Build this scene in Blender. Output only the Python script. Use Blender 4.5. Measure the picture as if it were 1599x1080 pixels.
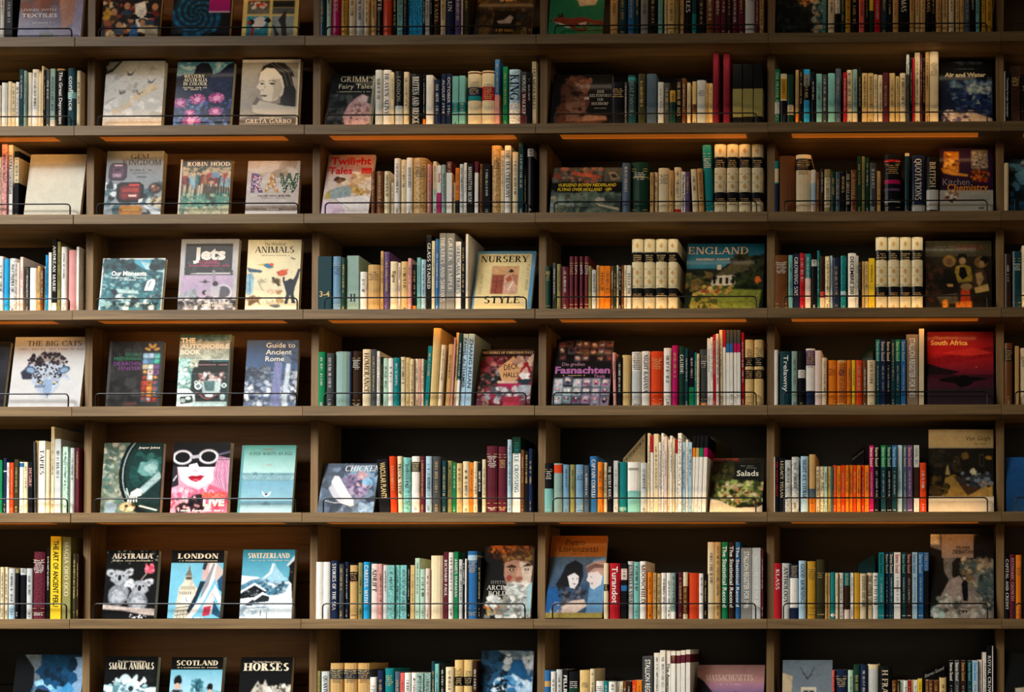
import bpy, bmesh, math, random
from mathutils import Vector, Matrix

for o in list(bpy.data.objects):
    bpy.data.objects.remove(o, do_unlink=True)
scene = bpy.context.scene
COL = scene.collection

# ------------------------------------------------------------------ camera
W, H = 1599, 1080
DIST, FPX = 5.5, 2035.0
TPSI, TTH = 0.0125, 0.014
EYE = 1.55
PP = (1450 - FPX * TPSI, 1000 - FPX * TTH)
cam_d = bpy.data.cameras.new('camera')
cam = bpy.data.objects.new('camera', cam_d)
COL.objects.link(cam)
cam_d.sensor_fit = 'HORIZONTAL'
cam_d.sensor_width = 36.0
cam_d.lens = FPX * 36.0 / W
cam_d.shift_x = -(PP[0] - W / 2) / W
cam_d.shift_y = (PP[1] - H / 2) / W
cam.location = (0, -DIST, EYE)
cam.rotation_euler = (math.pi / 2 + math.atan(TTH), 0, math.atan(TPSI))
scene.camera = cam

# ------------------------------------------------------------------ light and exposure
world = bpy.data.worlds.new('world')
scene.world = world
world.use_nodes = True
bg = world.node_tree.nodes['Background']
bg.inputs[0].default_value = (0.75, 0.86, 1.0, 1)
bg.inputs[1].default_value = 0.010

def area(name, loc, target, sx, sy, watts, color, spread=180.0):
    d = bpy.data.lights.new(name, 'AREA')
    d.shape = 'RECTANGLE'
    d.size, d.size_y = sx, sy
    d.energy = watts
    d.color = color
    d.spread = math.radians(spread)
    o = bpy.data.objects.new(name, d)
    COL.objects.link(o)
    o.location = loc
    o.rotation_euler = (Vector(target) - Vector(loc)).to_track_quat('-Z', 'Y').to_euler()
    return o

# tall window to the left of the room, its daylight falling on the lower left of the shelves
area('window_daylight', (-6.2, -3.0, 5.6), (-3.1, 0.0, 0.9), 2.8, 1.8, 100, (0.97, 0.98, 1.0), 58)
# unseen fill light added from the left to brighten the right-hand shelves
area('left_fill', (-5.5, -5.5, 5.2), (0.4, 0.0, 0.4), 2.5, 1.8, 42, (1.0, 0.93, 0.81), 58)
# warm fill light, added unseen to the right of the camera
_l = bpy.data.lights.new('warm_fill', 'POINT'); _l.energy = 16; _l.color = (1.0, 0.72, 0.42); _l.shadow_soft_size = 0.35
_lo = bpy.data.objects.new('warm_fill', _l); COL.objects.link(_lo); _lo.location = (1.6, -4.0, 1.3)

scene.view_settings.view_transform = 'Standard'
scene.view_settings.look = 'None'
scene.view_settings.exposure = 0.0
scene.view_settings.gamma = 1.0
scene.view_settings.use_curve_mapping = False

# ------------------------------------------------------------------ pixel rays of the photograph -> points on the shelf fronts
_th, _ps = math.atan(TTH), math.atan(TPSI)
FWD = Vector((-math.sin(_ps) * math.cos(_th), math.cos(_ps) * math.cos(_th), math.sin(_th)))
RGT = Vector((math.cos(_ps), math.sin(_ps), 0))
UPV = RGT.cross(FWD)
CAMP = Vector((0, -DIST, EYE))

def at(px, py, y=0.0):
    d = RGT * (px - PP[0]) - UPV * (py - PP[1]) + FWD * FPX
    return CAMP + d * ((y - CAMP.y) / d.y)

# ------------------------------------------------------------------ colours and materials
def lin(h):
    h = h.lstrip('#')
    r = []
    for i in (0, 2, 4):
        c = int(h[i:i + 2], 16) / 255
        r.append(c / 12.92 if c <= 0.04045 else ((c + 0.055) / 1.055) ** 2.4)
    return tuple(r)

PAL = {  # code: (hex, word)
    'W': ('ece8dd', 'white'), 'C': ('e2d0a8', 'cream'), 'T': ('c79f62', 'tan'), 'LG': ('c6c9c4', 'pale grey'),
    'GY': ('8b8a84', 'grey'), 'DG': ('444748', 'dark grey'), 'K': ('121316', 'black'), 'N': ('1b2845', 'navy'),
    'B': ('2c689f', 'blue'), 'PB': ('a8c8d9', 'pale blue'), 'SB': ('269bd0', 'bright blue'), 'TE': ('177d80', 'teal'),
    'PT': ('79b9b2', 'pale teal'), 'DT': ('183e46', 'dark teal'), 'MI': ('b3d2ba', 'mint'), 'G': ('187c4c', 'green'),
    'DK': ('183b2c', 'dark green'), 'OL': ('8c8650', 'olive'), 'DO': ('38361f', 'dark olive'), 'Y': ('ecc62c', 'yellow'),
    'MU': ('c8972c', 'mustard'), 'O': ('e37d1a', 'orange'), 'RO': ('d8441a', 'red orange'), 'R': ('b41c27', 'red'),
    'MR': ('5c222d', 'maroon'), 'BR': ('704322', 'brown'), 'DB': ('342116', 'dark brown'), 'PK': ('d99791', 'pink'),
    'MG': ('b5185e', 'magenta'), 'PU': ('5e4773', 'purple'), 'SL': ('4a5c6d', 'slate'), 'GG': ('8aa79d', 'grey green'),
    'CO': ('e4645a', 'coral'), 'PP': ('ead2c6', 'pale pink'), 'GO': ('d8b878', 'gold'), 'PG': ('dccfa8', 'parchment'),
    'CR': ('761a2a', 'dark red'), 'TP': ('8f7b64', 'taupe'), 'MB': ('6f97b4', 'dusty blue'),
}

def colr(c):
    if isinstance(c, tuple):
        return c
    if c in PAL:
        return lin(PAL[c][0])
    return lin(c)

def nodes_of(m):
    m.use_nodes = True
    nt = m.node_tree
    return nt, nt.nodes, nt.links, nt.nodes['Principled BSDF']

def print_material(name, rough, spec, coat, weave):
    """printed or cloth cover: colour from the mesh's Col attribute, its alpha adds blotchy picture grain"""
    m = bpy.data.materials.new(name)
    nt, N, L, b = nodes_of(m)
    at_ = N.new('ShaderNodeAttribute'); at_.attribute_name = 'Col'
    tc = N.new('ShaderNodeTexCoord')
    oi = N.new('ShaderNodeObjectInfo')
    add = N.new('ShaderNodeVectorMath'); add.operation = 'ADD'
    L.new(tc.outputs['Object'], add.inputs[0])
    L.new(oi.outputs['Location'], add.inputs[1])
    n1 = N.new('ShaderNodeTexNoise'); n1.inputs['Scale'].default_value = 150; n1.inputs['Detail'].default_value = 5
    n1.inputs['Roughness'].default_value = 0.7
    L.new(add.outputs[0], n1.inputs['Vector'])
    mr = N.new('ShaderNodeMapRange')
    mr.inputs['From Min'].default_value = 0.3; mr.inputs['From Max'].default_value = 0.7
    mr.inputs['To Min'].default_value = -1.0; mr.inputs['To Max'].default_value = 1.0
    L.new(n1.outputs['Fac'], mr.inputs['Value'])
    mu = N.new('ShaderNodeMath'); mu.operation = 'MULTIPLY_ADD'
    L.new(mr.outputs[0], mu.inputs[0]); L.new(at_.outputs['Alpha'], mu.inputs[1]); mu.inputs[2].default_value = 1.0
    mx = N.new('ShaderNodeVectorMath'); mx.operation = 'SCALE'
    L.new(at_.outputs['Color'], mx.inputs[0]); L.new(mu.outputs[0], mx.inputs['Scale'])
    # faint wear
    n2 = N.new('ShaderNodeTexNoise'); n2.inputs['Scale'].default_value = 30; n2.inputs['Detail'].default_value = 3
    L.new(add.outputs[0], n2.inputs['Vector'])
    mr2 = N.new('ShaderNodeMapRange'); mr2.inputs['To Min'].default_value = 0.86; mr2.inputs['To Max'].default_value = 1.1
    L.new(n2.outputs['Fac'], mr2.inputs['Value'])
    mx2 = N.new('ShaderNodeVectorMath'); mx2.operation = 'SCALE'
    L.new(mx.outputs[0], mx2.inputs[0]); L.new(mr2.outputs[0], mx2.inputs['Scale'])
    L.new(mx2.outputs[0], b.inputs['Base Color'])
    b.inputs['Roughness'].default_value = rough
    b.inputs['Specular IOR Level'].default_value = spec
    b.inputs['Coat Weight'].default_value = coat
    b.inputs['Coat Roughness'].default_value = 0.12
    if weave:
        n3 = N.new('ShaderNodeTexNoise'); n3.inputs['Scale'].default_value = 900
        L.new(tc.outputs['Object'], n3.inputs['Vector'])
        bp = N.new('ShaderNodeBump'); bp.inputs['Strength'].default_value = 0.25; bp.inputs['Distance'].default_value = 0.001
        L.new(n3.outputs['Fac'], bp.inputs['Height']); L.new(bp.outputs[0], b.inputs['Normal'])
    return m

M_PRINT = print_material('glossy_print', 0.6, 0.05, 0.10, False)
M_CLOTH = print_material('book_cloth', 0.8, 0.12, 0.0, True)

def paper_material():
    m = bpy.data.materials.new('page_edges')
    nt, N, L, b = nodes_of(m)
    tc = N.new('ShaderNodeTexCoord')
    mp = N.new('ShaderNodeMapping'); mp.inputs['Scale'].default_value = (900, 1, 1)
    L.new(tc.outputs['Object'], mp.inputs['Vector'])
    n = N.new('ShaderNodeTexNoise'); n.inputs['Scale'].default_value = 2.0
    L.new(mp.outputs[0], n.inputs['Vector'])
    r = N.new('ShaderNodeValToRGB')
    r.color_ramp.elements[0].color = (*lin('b9a57c'), 1); r.color_ramp.elements[1].color = (*lin('e9dfc4'), 1)
    L.new(n.outputs['Fac'], r.inputs['Fac']); L.new(r.outputs[0], b.inputs['Base Color'])
    b.inputs['Roughness'].default_value = 0.9
    return m
M_PAPER = paper_material()

def wood_material(name, dark, light, along, rough=0.55):
    m = bpy.data.materials.new(name)
    nt, N, L, b = nodes_of(m)
    tc = N.new('ShaderNodeTexCoord')
    oi = N.new('ShaderNodeObjectInfo')
    off = N.new('ShaderNodeVectorMath'); off.operation = 'MULTIPLY_ADD'
    off.inputs[1].default_value = (1, 1, 1)
    L.new(tc.outputs['Object'], off.inputs[0])
    sc = N.new('ShaderNodeVectorMath'); sc.operation = 'SCALE'; sc.inputs['Scale'].default_value = 7.3
    L.new(oi.outputs['Location'], sc.inputs[0]); L.new(sc.outputs[0], off.inputs[2])
    mp = N.new('ShaderNodeMapping')
    s = [55, 55, 55]; s[along] = 2.2
    mp.inputs['Scale'].default_value = s
    L.new(off.outputs[0], mp.inputs['Vector'])
    n1 = N.new('ShaderNodeTexNoise'); n1.inputs['Scale'].default_value = 1.0; n1.inputs['Detail'].default_value = 6
    n1.inputs['Roughness'].default_value = 0.65; n1.inputs['Distortion'].default_value = 0.6
    L.new(mp.outputs[0], n1.inputs['Vector'])
    mp2 = N.new('ShaderNodeMapping'); s2 = [7, 7, 7]; s2[along] = 0.9
    mp2.inputs['Scale'].default_value = s2
    L.new(off.outputs[0], mp2.inputs['Vector'])
    n2 = N.new('ShaderNodeTexNoise'); n2.inputs['Scale'].default_value = 1.0; n2.inputs['Detail'].default_value = 3
    L.new(mp2.outputs[0], n2.inputs['Vector'])
    ad = N.new('ShaderNodeMath'); ad.operation = 'MULTIPLY_ADD'; ad.inputs[1].default_value = 0.45
    L.new(n2.outputs['Fac'], ad.inputs[0])
    ml = N.new('ShaderNodeMath'); ml.operation = 'MULTIPLY'; ml.inputs[1].default_value = 0.6
    L.new(n1.outputs['Fac'], ml.inputs[0]); L.new(ml.outputs[0], ad.inputs[2])
    r = N.new('ShaderNodeValToRGB')
    r.color_ramp.elements[0].position = 0.36; r.color_ramp.elements[1].position = 0.68
    r.color_ramp.elements[0].color = (*lin(dark), 1); r.color_ramp.elements[1].color = (*lin(light), 1)
    L.new(ad.outputs[0], r.inputs['Fac']); L.new(r.outputs[0], b.inputs['Base Color'])
    b.inputs['Roughness'].default_value = rough
    b.inputs['Specular IOR Level'].default_value = 0.3
    bp = N.new('ShaderNodeBump'); bp.inputs['Strength'].default_value = 0.2; bp.inputs['Distance'].default_value = 0.002
    L.new(n1.outputs['Fac'], bp.inputs['Height']); L.new(bp.outputs[0], b.inputs['Normal'])
    return m

M_SHELF = wood_material('oak_shelf', '5a462b', '93744a', 0)
M_POST = wood_material('oak_upright', '5a462b', '93744a', 2)
M_BACK = wood_material('oak_back', '48301a', '694a28', 0)
M_SHADEBACK = wood_material('shade_darkened_back', '070605', '0d0b08', 0)  # shade of the deep bays put into the wood colour

def plain(name, c, rough, metal=0.0):
    m = bpy.data.materials.new(name)
    nt, N, L, b = nodes_of(m)
    n = N.new('ShaderNodeTexNoise'); n.inputs['Scale'].default_value = 40
    r = N.new('ShaderNodeValToRGB')
    a = lin(c)
    r.color_ramp.elements[0].color = (*[x * 0.8 for x in a], 1); r.color_ramp.elements[1].color = (*[min(1, x * 1.2) for x in a], 1)
    L.new(n.outputs['Fac'], r.inputs['Fac']); L.new(r.outputs[0], b.inputs['Base Color'])
    b.inputs['Roughness'].default_value = rough; b.inputs['Metallic'].default_value = metal
    return m
M_RAIL = plain('black_steel_wire', '17181a', 0.45, 0.5)
M_FLOOR = plain('dark_floor', '3a332b', 0.6)
M_WALL = plain('plaster', '6a665e', 0.9)

def glow(name, c, s):
    m = bpy.data.materials.new(name)
    nt, N, L, b = nodes_of(m)
    b.inputs['Base Color'].default_value = (*lin(c), 1)
    b.inputs['Emission Color'].default_value = (*lin(c), 1)
    b.inputs['Emission Strength'].default_value = s
    return m
M_LED = glow('amber_diffuser', 'e07a20', 0.26)

# ------------------------------------------------------------------ mesh helpers
def link(name, me, mat, parent=None, loc=None, rot=None):
    o = bpy.data.objects.new(name, me)
    COL.objects.link(o)
    if mat is not None and me is not None and not me.materials:
        me.materials.append(mat)
    if parent is not None:
        o.parent = parent
    if loc is not None:
        o.location = loc
    if rot is not None:
        o.rotation_euler = rot
    return o

def empty(name, loc, rot=(0, 0, 0)):
    o = bpy.data.objects.new(name, None)
    o.empty_display_size = 0.05
    COL.objects.link(o)
    o.location = loc
    o.rotation_euler = rot
    return o

def tag(o, label, cat, group=None, kind=None):
    if label: o['label'] = label
    if cat: o['category'] = cat
    if group: o['group'] = group
    if kind: o['kind'] = kind
    return o

class MB:
    """plain vertex / face / corner colour collector, built into ONE mesh"""
    def __init__(s):
        s.v, s.f, s.c = [], [], []
    def face(s, pts, col=None):
        n = len(s.v)
        s.v.extend(pts)
        s.f.append(tuple(range(n, n + len(pts))))
        s.c.append(col if col is not None else (1, 1, 1, 0))
    def box(s, a, b, col=None):
        x0, y0, z0 = a; x1, y1, z1 = b
        p = [(x0, y0, z0), (x1, y0, z0), (x1, y1, z0), (x0, y1, z0), (x0, y0, z1), (x1, y0, z1), (x1, y1, z1), (x0, y1, z1)]
        n = len(s.v); s.v.extend(p)
        for q in ((0, 1, 5, 4), (1, 2, 6, 5), (2, 3, 7, 6), (3, 0, 4, 7), (4, 5, 6, 7), (3, 2, 1, 0)):
            s.f.append(tuple(n + i for i in q)); s.c.append(col if col is not None else (1, 1, 1, 0))
    def bevbox(s, a, b, r, col=None):
        """box with chamfered edges: eight corners cut into three vertices each"""
        x = (a[0], b[0]); y = (a[1], b[1]); z = (a[2], b[2])
        n = len(s.v); idx = {}
        for i in (0, 1):
            for j in (0, 1):
                for k in (0, 1):
                    sx, sy, sz = (1 - 2 * i) * r, (1 - 2 * j) * r, (1 - 2 * k) * r
                    for ax, p in enumerate(((x[i], y[j] + sy, z[k] + sz), (x[i] + sx, y[j], z[k] + sz), (x[i] + sx, y[j] + sy, z[k]))):
                        idx[(i, j, k, ax)] = len(s.v); s.v.append(p)
        col = col if col is not None else (1, 1, 1, 0)
        def q(*ks):
            s.f.append(tuple(idx[k] for k in ks)); s.c.append(col)
        for i in (0, 1):
            o = [(i, 0, 0, 0), (i, 1, 0, 0), (i, 1, 1, 0), (i, 0, 1, 0)]
            q(*(o if i else o[::-1]))
            o = [(0, i, 0, 1), (1, i, 0, 1), (1, i, 1, 1), (0, i, 1, 1)]
            q(*(o[::-1] if i else o))
            o = [(0, 0, i, 2), (1, 0, i, 2), (1, 1, i, 2), (0, 1, i, 2)]
            q(*(o if i else o[::-1]))
        for i in (0, 1):
            for j in (0, 1):
                q((i, j, 0, 0), (i, j, 1, 0), (i, j, 1, 1), (i, j, 0, 1))
                q((i, 0, j, 0), (i, 1, j, 0), (i, 1, j, 2), (i, 0, j, 2))
                q((0, i, j, 1), (1, i, j, 1), (1, i, j, 2), (0, i, j, 2))
                for k in (0, 1):
                    q((i, j, k, 0), (i, j, k, 1), (i, j, k, 2))
    def tube(s, pts, r, n=6, col=None):
        rings = []
        for i, p in enumerate(pts):
            p = Vector(p)
            d = (Vector(pts[min(i + 1, len(pts) - 1)]) - Vector(pts[max(i - 1, 0)])).normalized()
            u = d.cross(Vector((0, 1, 0)));
            if u.length < 1e-4: u = d.cross(Vector((1, 0, 0)))
            u.normalize(); w = d.cross(u)
            base = len(s.v)
            for k in range(n):
                a = 2 * math.pi * k / n
                s.v.append(tuple(p + (u * math.cos(a) + w * math.sin(a)) * r))
            rings.append(base)
        for a, b in zip(rings, rings[1:]):
            for k in range(n):
                s.f.append((a + k, a + (k + 1) % n, b + (k + 1) % n, b + k)); s.c.append(col or (1, 1, 1, 0))
        for a in (rings[0], rings[-1]):
            s.f.append(tuple(a + k for k in range(n))); s.c.append(col or (1, 1, 1, 0))
    def add(s, other, mat=None):
        n = len(s.v)
        s.v.extend([tuple(mat @ Vector(p)) for p in other.v] if mat is not None else other.v)
        s.f.extend([tuple(n + i for i in f) for f in other.f]); s.c.extend(other.c)
    def mesh(s, name, color=True, fix=True):
        me = bpy.data.meshes.new(name)
        me.from_pydata([tuple(p) for p in s.v], [], s.f)
        if color:
            ca = me.color_attributes.new('Col', 'FLOAT_COLOR', 'CORNER')
            buf = []
            for f, c in zip(s.f, s.c):
                if isinstance(c, list):           # one colour per corner
                    for q in c: buf.extend(q)
                else:
                    buf.extend(c * len(f))
            ca.data.foreach_set('color', buf)
        if fix:
            bm = bmesh.new(); bm.from_mesh(me)
            bmesh.ops.recalc_face_normals(bm, faces=bm.faces)
            bm.to_mesh(me); bm.free()
        me.update()
        return me
    def build(s, name, mat, parent=None, loc=None, rot=None, color=True, fix=True):
        return link(name, s.mesh(name, color, fix), mat, parent, loc, rot)

# ------------------------------------------------------------------ text as mesh, cached
_TXT = {}
def text_geo(txt, bold=0.0):
    k = (txt, bold)
    if k in _TXT: return _TXT[k]
    cu = bpy.data.curves.new('lettering', 'FONT')
    cu.body = txt; cu.resolution_u = 2; cu.offset = bold
    o = bpy.data.objects.new('lettering', cu); COL.objects.link(o)
    dg = bpy.context.evaluated_depsgraph_get()
    me = bpy.data.meshes.new_from_object(o.evaluated_get(dg))
    vs = [(v.co.x, v.co.y) for v in me.vertices]; fs = [tuple(p.vertices) for p in me.polygons]
    bpy.data.objects.remove(o); bpy.data.curves.remove(cu); bpy.data.meshes.remove(me)
    if not vs: vs = [(0, 0), (.1, 0), (0, .1)]; fs = []
    x0 = min(p[0] for p in vs); x1 = max(p[0] for p in vs); y0 = min(p[1] for p in vs); y1 = max(p[1] for p in vs)
    _TXT[k] = (vs, fs, x0, x1, y0, y1)
    return _TXT[k]

# serif capitals, drawn stroke by stroke: heavy stems, hairline arms, flat serifs
def _serif_glyph(ch, T):
    t, s, k = 0.075, 0.085, 0.06
    P = []
    def rect(x0, y0, x1, y1): P.append([(x0, y0), (x1, y0), (x1, y1), (x0, y1)])
    def V(x, y0=0.0, y1=1.0, w=T, lo=True, hi=True):
        rect(x - w / 2, y0, x + w / 2, y1)
        if lo: rect(x - w / 2 - s, y0, x + w / 2 + s, y0 + k)
        if hi: rect(x - w / 2 - s, y1 - k, x + w / 2 + s, y1)
    def H(x0, x1, y, tick=0):
        rect(x0, y - t / 2, x1, y + t / 2)
        if tick: rect(x1 - t, min(y, y + tick), x1, max(y, y + tick))
    def D(x0, y0, x1, y1, w, s0=False, s1=False):
        P.append([(x0 - w / 2, y0), (x0 + w / 2, y0), (x1 + w / 2, y1), (x1 - w / 2, y1)])
        for f, x, y in ((s0, x0, y0), (s1, x1, y1)):
            if f: rect(x - w / 2 - s, y if y < .5 else y - k, x + w / 2 + s, y + k if y < .5 else y)
    def A(cx, cy, rx, ry, a0, a1, n=None):
        n = n or max(4, int(abs(a1 - a0) / 20))
        q = []
        for i in range(n + 1):
            a = math.radians(a0 + (a1 - a0) * i / n)
            q.append(((cx + rx * math.cos(a), cy + ry * math.sin(a)), (cx + (rx - T) * math.cos(a), cy + (ry - t) * math.sin(a))))
        for (a, b), (c, d) in zip(q, q[1:]): P.append([a, c, d, b])
    w = 0.8
    if ch == 'A': D(.06, 0, .40, 1, t, True); D(.76, 0, .42, 1, T, True); H(.18, .64, .34); w = .86
    elif ch == 'B': V(.16); A(.30, .75, .30, .25, -90, 90); A(.32, .26, .35, .28, -90, 90); H(.1, .3, .965); H(.1, .3, .51); H(.1, .3, .035); w = .72
    elif ch == 'C': A(.43, .5, .42, .52, 42, 318); rect(.70, .70, .76, .98); w = .80
    elif ch == 'D': V(.16); A(.32, .5, .46, .5, -90, 90); H(.1, .32, .965); H(.1, .32, .035); w = .84
    elif ch == 'E': V(.16); H(.1, .62, .965, -.2); H(.1, .48, .51); rect(.44, .4, .49, .62); H(.1, .66, .035, .22); w = .72
    elif ch == 'F': V(.16); H(.1, .62, .965, -.2); H(.1, .48, .51); rect(.44, .4, .49, .62); w = .66
    elif ch == 'G': A(.43, .5, .42, .52, 45, 318); V(.72, 0.02, .42, T, False, True); rect(.70, .72, .76, .98); w = .88
    elif ch == 'H': V(.16); V(.70); H(.16, .70, .51); w = .88
    elif ch == 'I': V(.18); w = .38
    elif ch == 'J': V(.34, .2, 1, T, False); A(.19, .2, .235, .22, 180, 360); w = .54
    elif ch == 'K': V(.16); D(.24, .42, .62, 1, t, False, True); D(.68, 0, .34, .6, T, True); w = .84
    elif ch == 'L': V(.16); H(.1, .62, .035, .24); w = .68
    elif ch == 'M': V(.10, 0, 1, t); D(.46, 0, .13, 1, T); D(.48, 0, .80, 1, t); V(.86); w = 1.04
    elif ch == 'N': V(.12, 0, 1, t); D(.68, 0, .14, 1, T); V(.70, 0, 1, t, False); w = .84
    elif ch == 'O': A(.44, .5, .43, .52, 0, 360); w = .90
    elif ch == 'P': V(.16); A(.30, .73, .32, .27, -90, 90); H(.1, .3, .965); H(.1, .3, .49); w = .68
    elif ch == 'Q': A(.44, .5, .43, .52, 0, 360); D(.78, -.2, .5, .1, T); w = .90
    elif ch == 'R': V(.16); A(.30, .74, .31, .26, -90, 90); H(.1, .3, .965); H(.1, .3, .51); D(.66, 0, .36, .5, T, True); w = .80
    elif ch == 'S': A(.33, .755, .29, .27, 30, 270); A(.33, .255, .31, .275, -150, 90); w = .68
    elif ch == 'T': V(.37, 0, 1, T, True, False); H(.04, .70, .965, -.22); rect(.04, .74, .09, .98); w = .74
    elif ch == 'U': V(.16, .25, 1, T, False); V(.68, .25, 1, t, False); A(.41, .28, .33, .30, 180, 360); w = .84
    elif ch == 'V': D(.42, 0, .12, 1, T, False, True); D(.44, 0, .74, 1, t, False, True); w = .82
    elif ch == 'W': D(.36, 0, .10, 1, T, False, True); D(.38, 0, .60, .95, t); D(.84, 0, .58, 1, T); D(.86, 0, 1.1, 1, t, False, True); w = 1.16
    elif ch == 'X': D(.68, 0, .12, 1, T, True, True); D(.10, 0, .68, 1, t, True, True); w = .80
    elif ch == 'Y': V(.40, 0, .5, T, True, False); D(.40, .42, .10, 1, T, False, True); D(.42, .42, .72, 1, t, False, True); w = .80
    elif ch == 'Z': H(.06, .66, .965); H(.06, .66, .035, .2); D(.12, 0.02, .58, .98, T); w = .72
    elif ch == "'": D(.10, .68, .12, 1, .09); w = .22
    elif ch == '-': H(.04, .34, .4); w = .4
    elif ch == ' ': w = .40
    else: return None
    return P, w

SANS = {'THE', 'AUTOMOBILE', 'BOOK', 'GEORG', 'MEISTERMANN', 'DIE KIRCHEN', 'FENSTER', 'R', 'A', 'W', 'LIVE', 'DECK', 'HALLS', 'ROARING', 'VLIEGEND BOVEN NEDERLAND',
        'FLYING OVER HOLLAND', 'LIVING WITH', 'TEXTILES', 'THE ART OF ANCIENT PERU', 'VASCULAR PLANTS', 'PAWEL ALTHAMER', 'ZHANG HUAN', 'FELLBACH'}
_plain_geo = text_geo
def text_geo(txt, bold=0.0):
    if txt in SANS or txt != txt.upper() or 'STALLION' in txt or any(_serif_glyph(c, .2) is None for c in txt):
        return _plain_geo(txt, bold)
    k = ('serif', txt, bold)
    if k in _TXT: return _TXT[k]
    vs, fs = [], []
    x = 0.0; T = 0.15 + bold * 2.2; sc = 0.73
    for c in txt:
        P, w = _serif_glyph(c, T)
        for p in P:
            n = len(vs); vs.extend([((x + a) * sc, b * sc) for a, b in p]); fs.append(tuple(range(n, n + len(p))))
        x += w + 0.05
    xs = [p[0] for p in vs]; ys = [p[1] for p in vs]
    _TXT[k] = (vs, fs, min(xs), max(xs), min(ys), max(ys))
    return _TXT[k]

# ------------------------------------------------------------------ the shelving
NROW, NBAY = 8, 6
TOPS = [(-81), 56.3, 195.3, 333.8, 483.4, 634.0, 800.0, 966.0, 1133.0]      # front edge of each board, in the photo at x=300
BZ = [at(300, p).z for p in TOPS]           # BZ[0] is the board above row 0; row r stands on BZ[r + 1]
XC = [-3.655 + 0.991 * k for k in range(-1, NBAY)]   # centre lines of the uprights
BT = 0.042                                   # board thickness
PT_ = 0.034                                  # upright thickness
Y_POST, Y_RAIL, Y_BOOK, Y_BACK, DEEP = 0.11, 0.065, 0.086, 0.33, 0.35

def base_z(r):
    return BZ[r + 1] + 0.0008

bookcase = empty('bookcase', (0, 0, 0))
tag(bookcase, 'wall-filling oak bookcase of long shelves crowded with books', 'bookcase')
_rng = random.Random(5)
BOARD = {}
BX0, BX1 = XC[0] + 0.0, XC[-1] + 0.0
for i, z in enumerate(BZ):
    for k in range(len(XC) - 1):
        a, b = XC[k], XC[k + 1]
        m = MB()
        dy = _rng.uniform(-0.0012, 0.0012)
        m.bevbox((-(b - a) / 2 + 0.0006, dy, -BT), ((b - a) / 2 - 0.0006, DEEP, 0.0), 0.0012)
        BOARD[(i, k)] = m.build('shelf_board', M_SHELF, bookcase, loc=((a + b) / 2, 0, z), color=False)
for i in range(len(BZ) - 1):
    zt, zb = BZ[i] - BT, BZ[i + 1]
    for k, x in enumerate(XC):
        m = MB()
        m.bevbox((-PT_ / 2, 0, 0), (PT_ / 2, DEEP - Y_POST, zt - zb), 0.0015)
        m.build('upright', M_POST, bookcase, loc=(x, Y_POST, zb), color=False)
    for k in range(len(XC) - 1):
        a, b = XC[k] + PT_ / 2, XC[k + 1] - PT_ / 2
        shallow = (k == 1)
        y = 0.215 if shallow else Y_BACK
        m = MB(); h = zt - zb; g = h * 0.40
        m.box((a, y, 0), (b, y + 0.012, g - 0.003)); m.box((a, y, g + 0.003), (b, y + 0.012, h))
        m.box((a, y + 0.008, g - 0.004), (b, y + 0.012, g + 0.004))
        m.build('back_panel', M_BACK if shallow else M_SHADEBACK, bookcase, loc=(0, 0, zb), color=False)
# the plinth below the lowest board in the picture
m = MB(); m.box((BX0, 0.05, 0.0), (BX1, DEEP, BZ[-1] - BT))
m.build('plinth', M_POST, bookcase, color=False)

# wire guard rails
def rail_mesh(half, h):
    m = MB(); r = 0.016; p = [(-half, 0, -0.01)]
    for i in range(6):
        t = math.pi / 2 * i / 5
        p.append((-half + r - r * math.cos(t), 0, h - r + r * math.sin(t)))
    for i in range(6):
        t = math.pi / 2 * i / 5
        p.append((half - r + r * math.sin(t), 0, h - r + r * math.cos(t)))
    p.append((half, 0, -0.01))
    m.tube(p, 0.0031, 8)
    return m.mesh('guard_rail', False)
_rail = rail_mesh(0.436, 0.0665)
for r in range(NROW):
    for k in range(NBAY):
        link('guard_rail', _rail, M_RAIL, BOARD[(r + 1, k)], loc=(0.002, Y_RAIL, 0.0))

# warm light strips let into every other board: below its front edge, and along its top behind the edge
AMBER = (1.0, 0.50, 0.16)
_strip = MB(); _strip.bevbox((-0.398, 0.017, -0.0012), (0.398, 0.062, 0.003), 0.0008)
_strip = _strip.mesh('light_strip', False)
for i in (0, 2, 4, 6):
    for k in range(NBAY):
        x = (XC[k] + XC[k + 1]) / 2
        link('light_strip', _strip, M_LED, BOARD[(i, k)], loc=(0, 0, -BT))
        area('shelf_lamp', (x, 0.05, BZ[i] - BT - 0.004), (x, 0.20, BZ[i] - BT - 0.14), 0.79, 0.014, 0.42, AMBER, 150)
for i in (1, 3, 5, 7):  # fill lights added under the remaining boards to lift the spines, no strip there
    for k in range(NBAY):
        x = (XC[k] + XC[k + 1]) / 2
        area('shelf_fill', (x, 0.025, BZ[i] - BT - 0.004), (x, 0.11, BZ[i] - BT - 0.16), 0.79, 0.014, 0.34, (1.0, 0.78, 0.52), 150)
for i in (2, 4, 6):
    for k in range(NBAY):
        x = (XC[k] + XC[k + 1]) / 2
        area('shelf_edge_lamp', (x, 0.030, BZ[i] + 0.006), (x, 0.10, BZ[i] + 0.035), 0.84, 0.008, 0.30, (1.0, 0.62, 0.28), 150)

# the room
m = MB(); m.box((-9, -9, -0.05), (9, 0.6, 0)); o = m.build('floor', M_FLOOR, color=False); o['kind'] = 'structure'
m = MB(); m.box((-9, 0.36, 0), (9, 0.46, 4.2)); o = m.build('wall_back', M_WALL, color=False); o['kind'] = 'structure'

# ------------------------------------------------------------------ spine-out books
def shade(c, rng, amt=0.06):
    k = 1 + rng.uniform(-amt, amt)
    return tuple(max(0, min(1, v * k)) for v in c)

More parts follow.
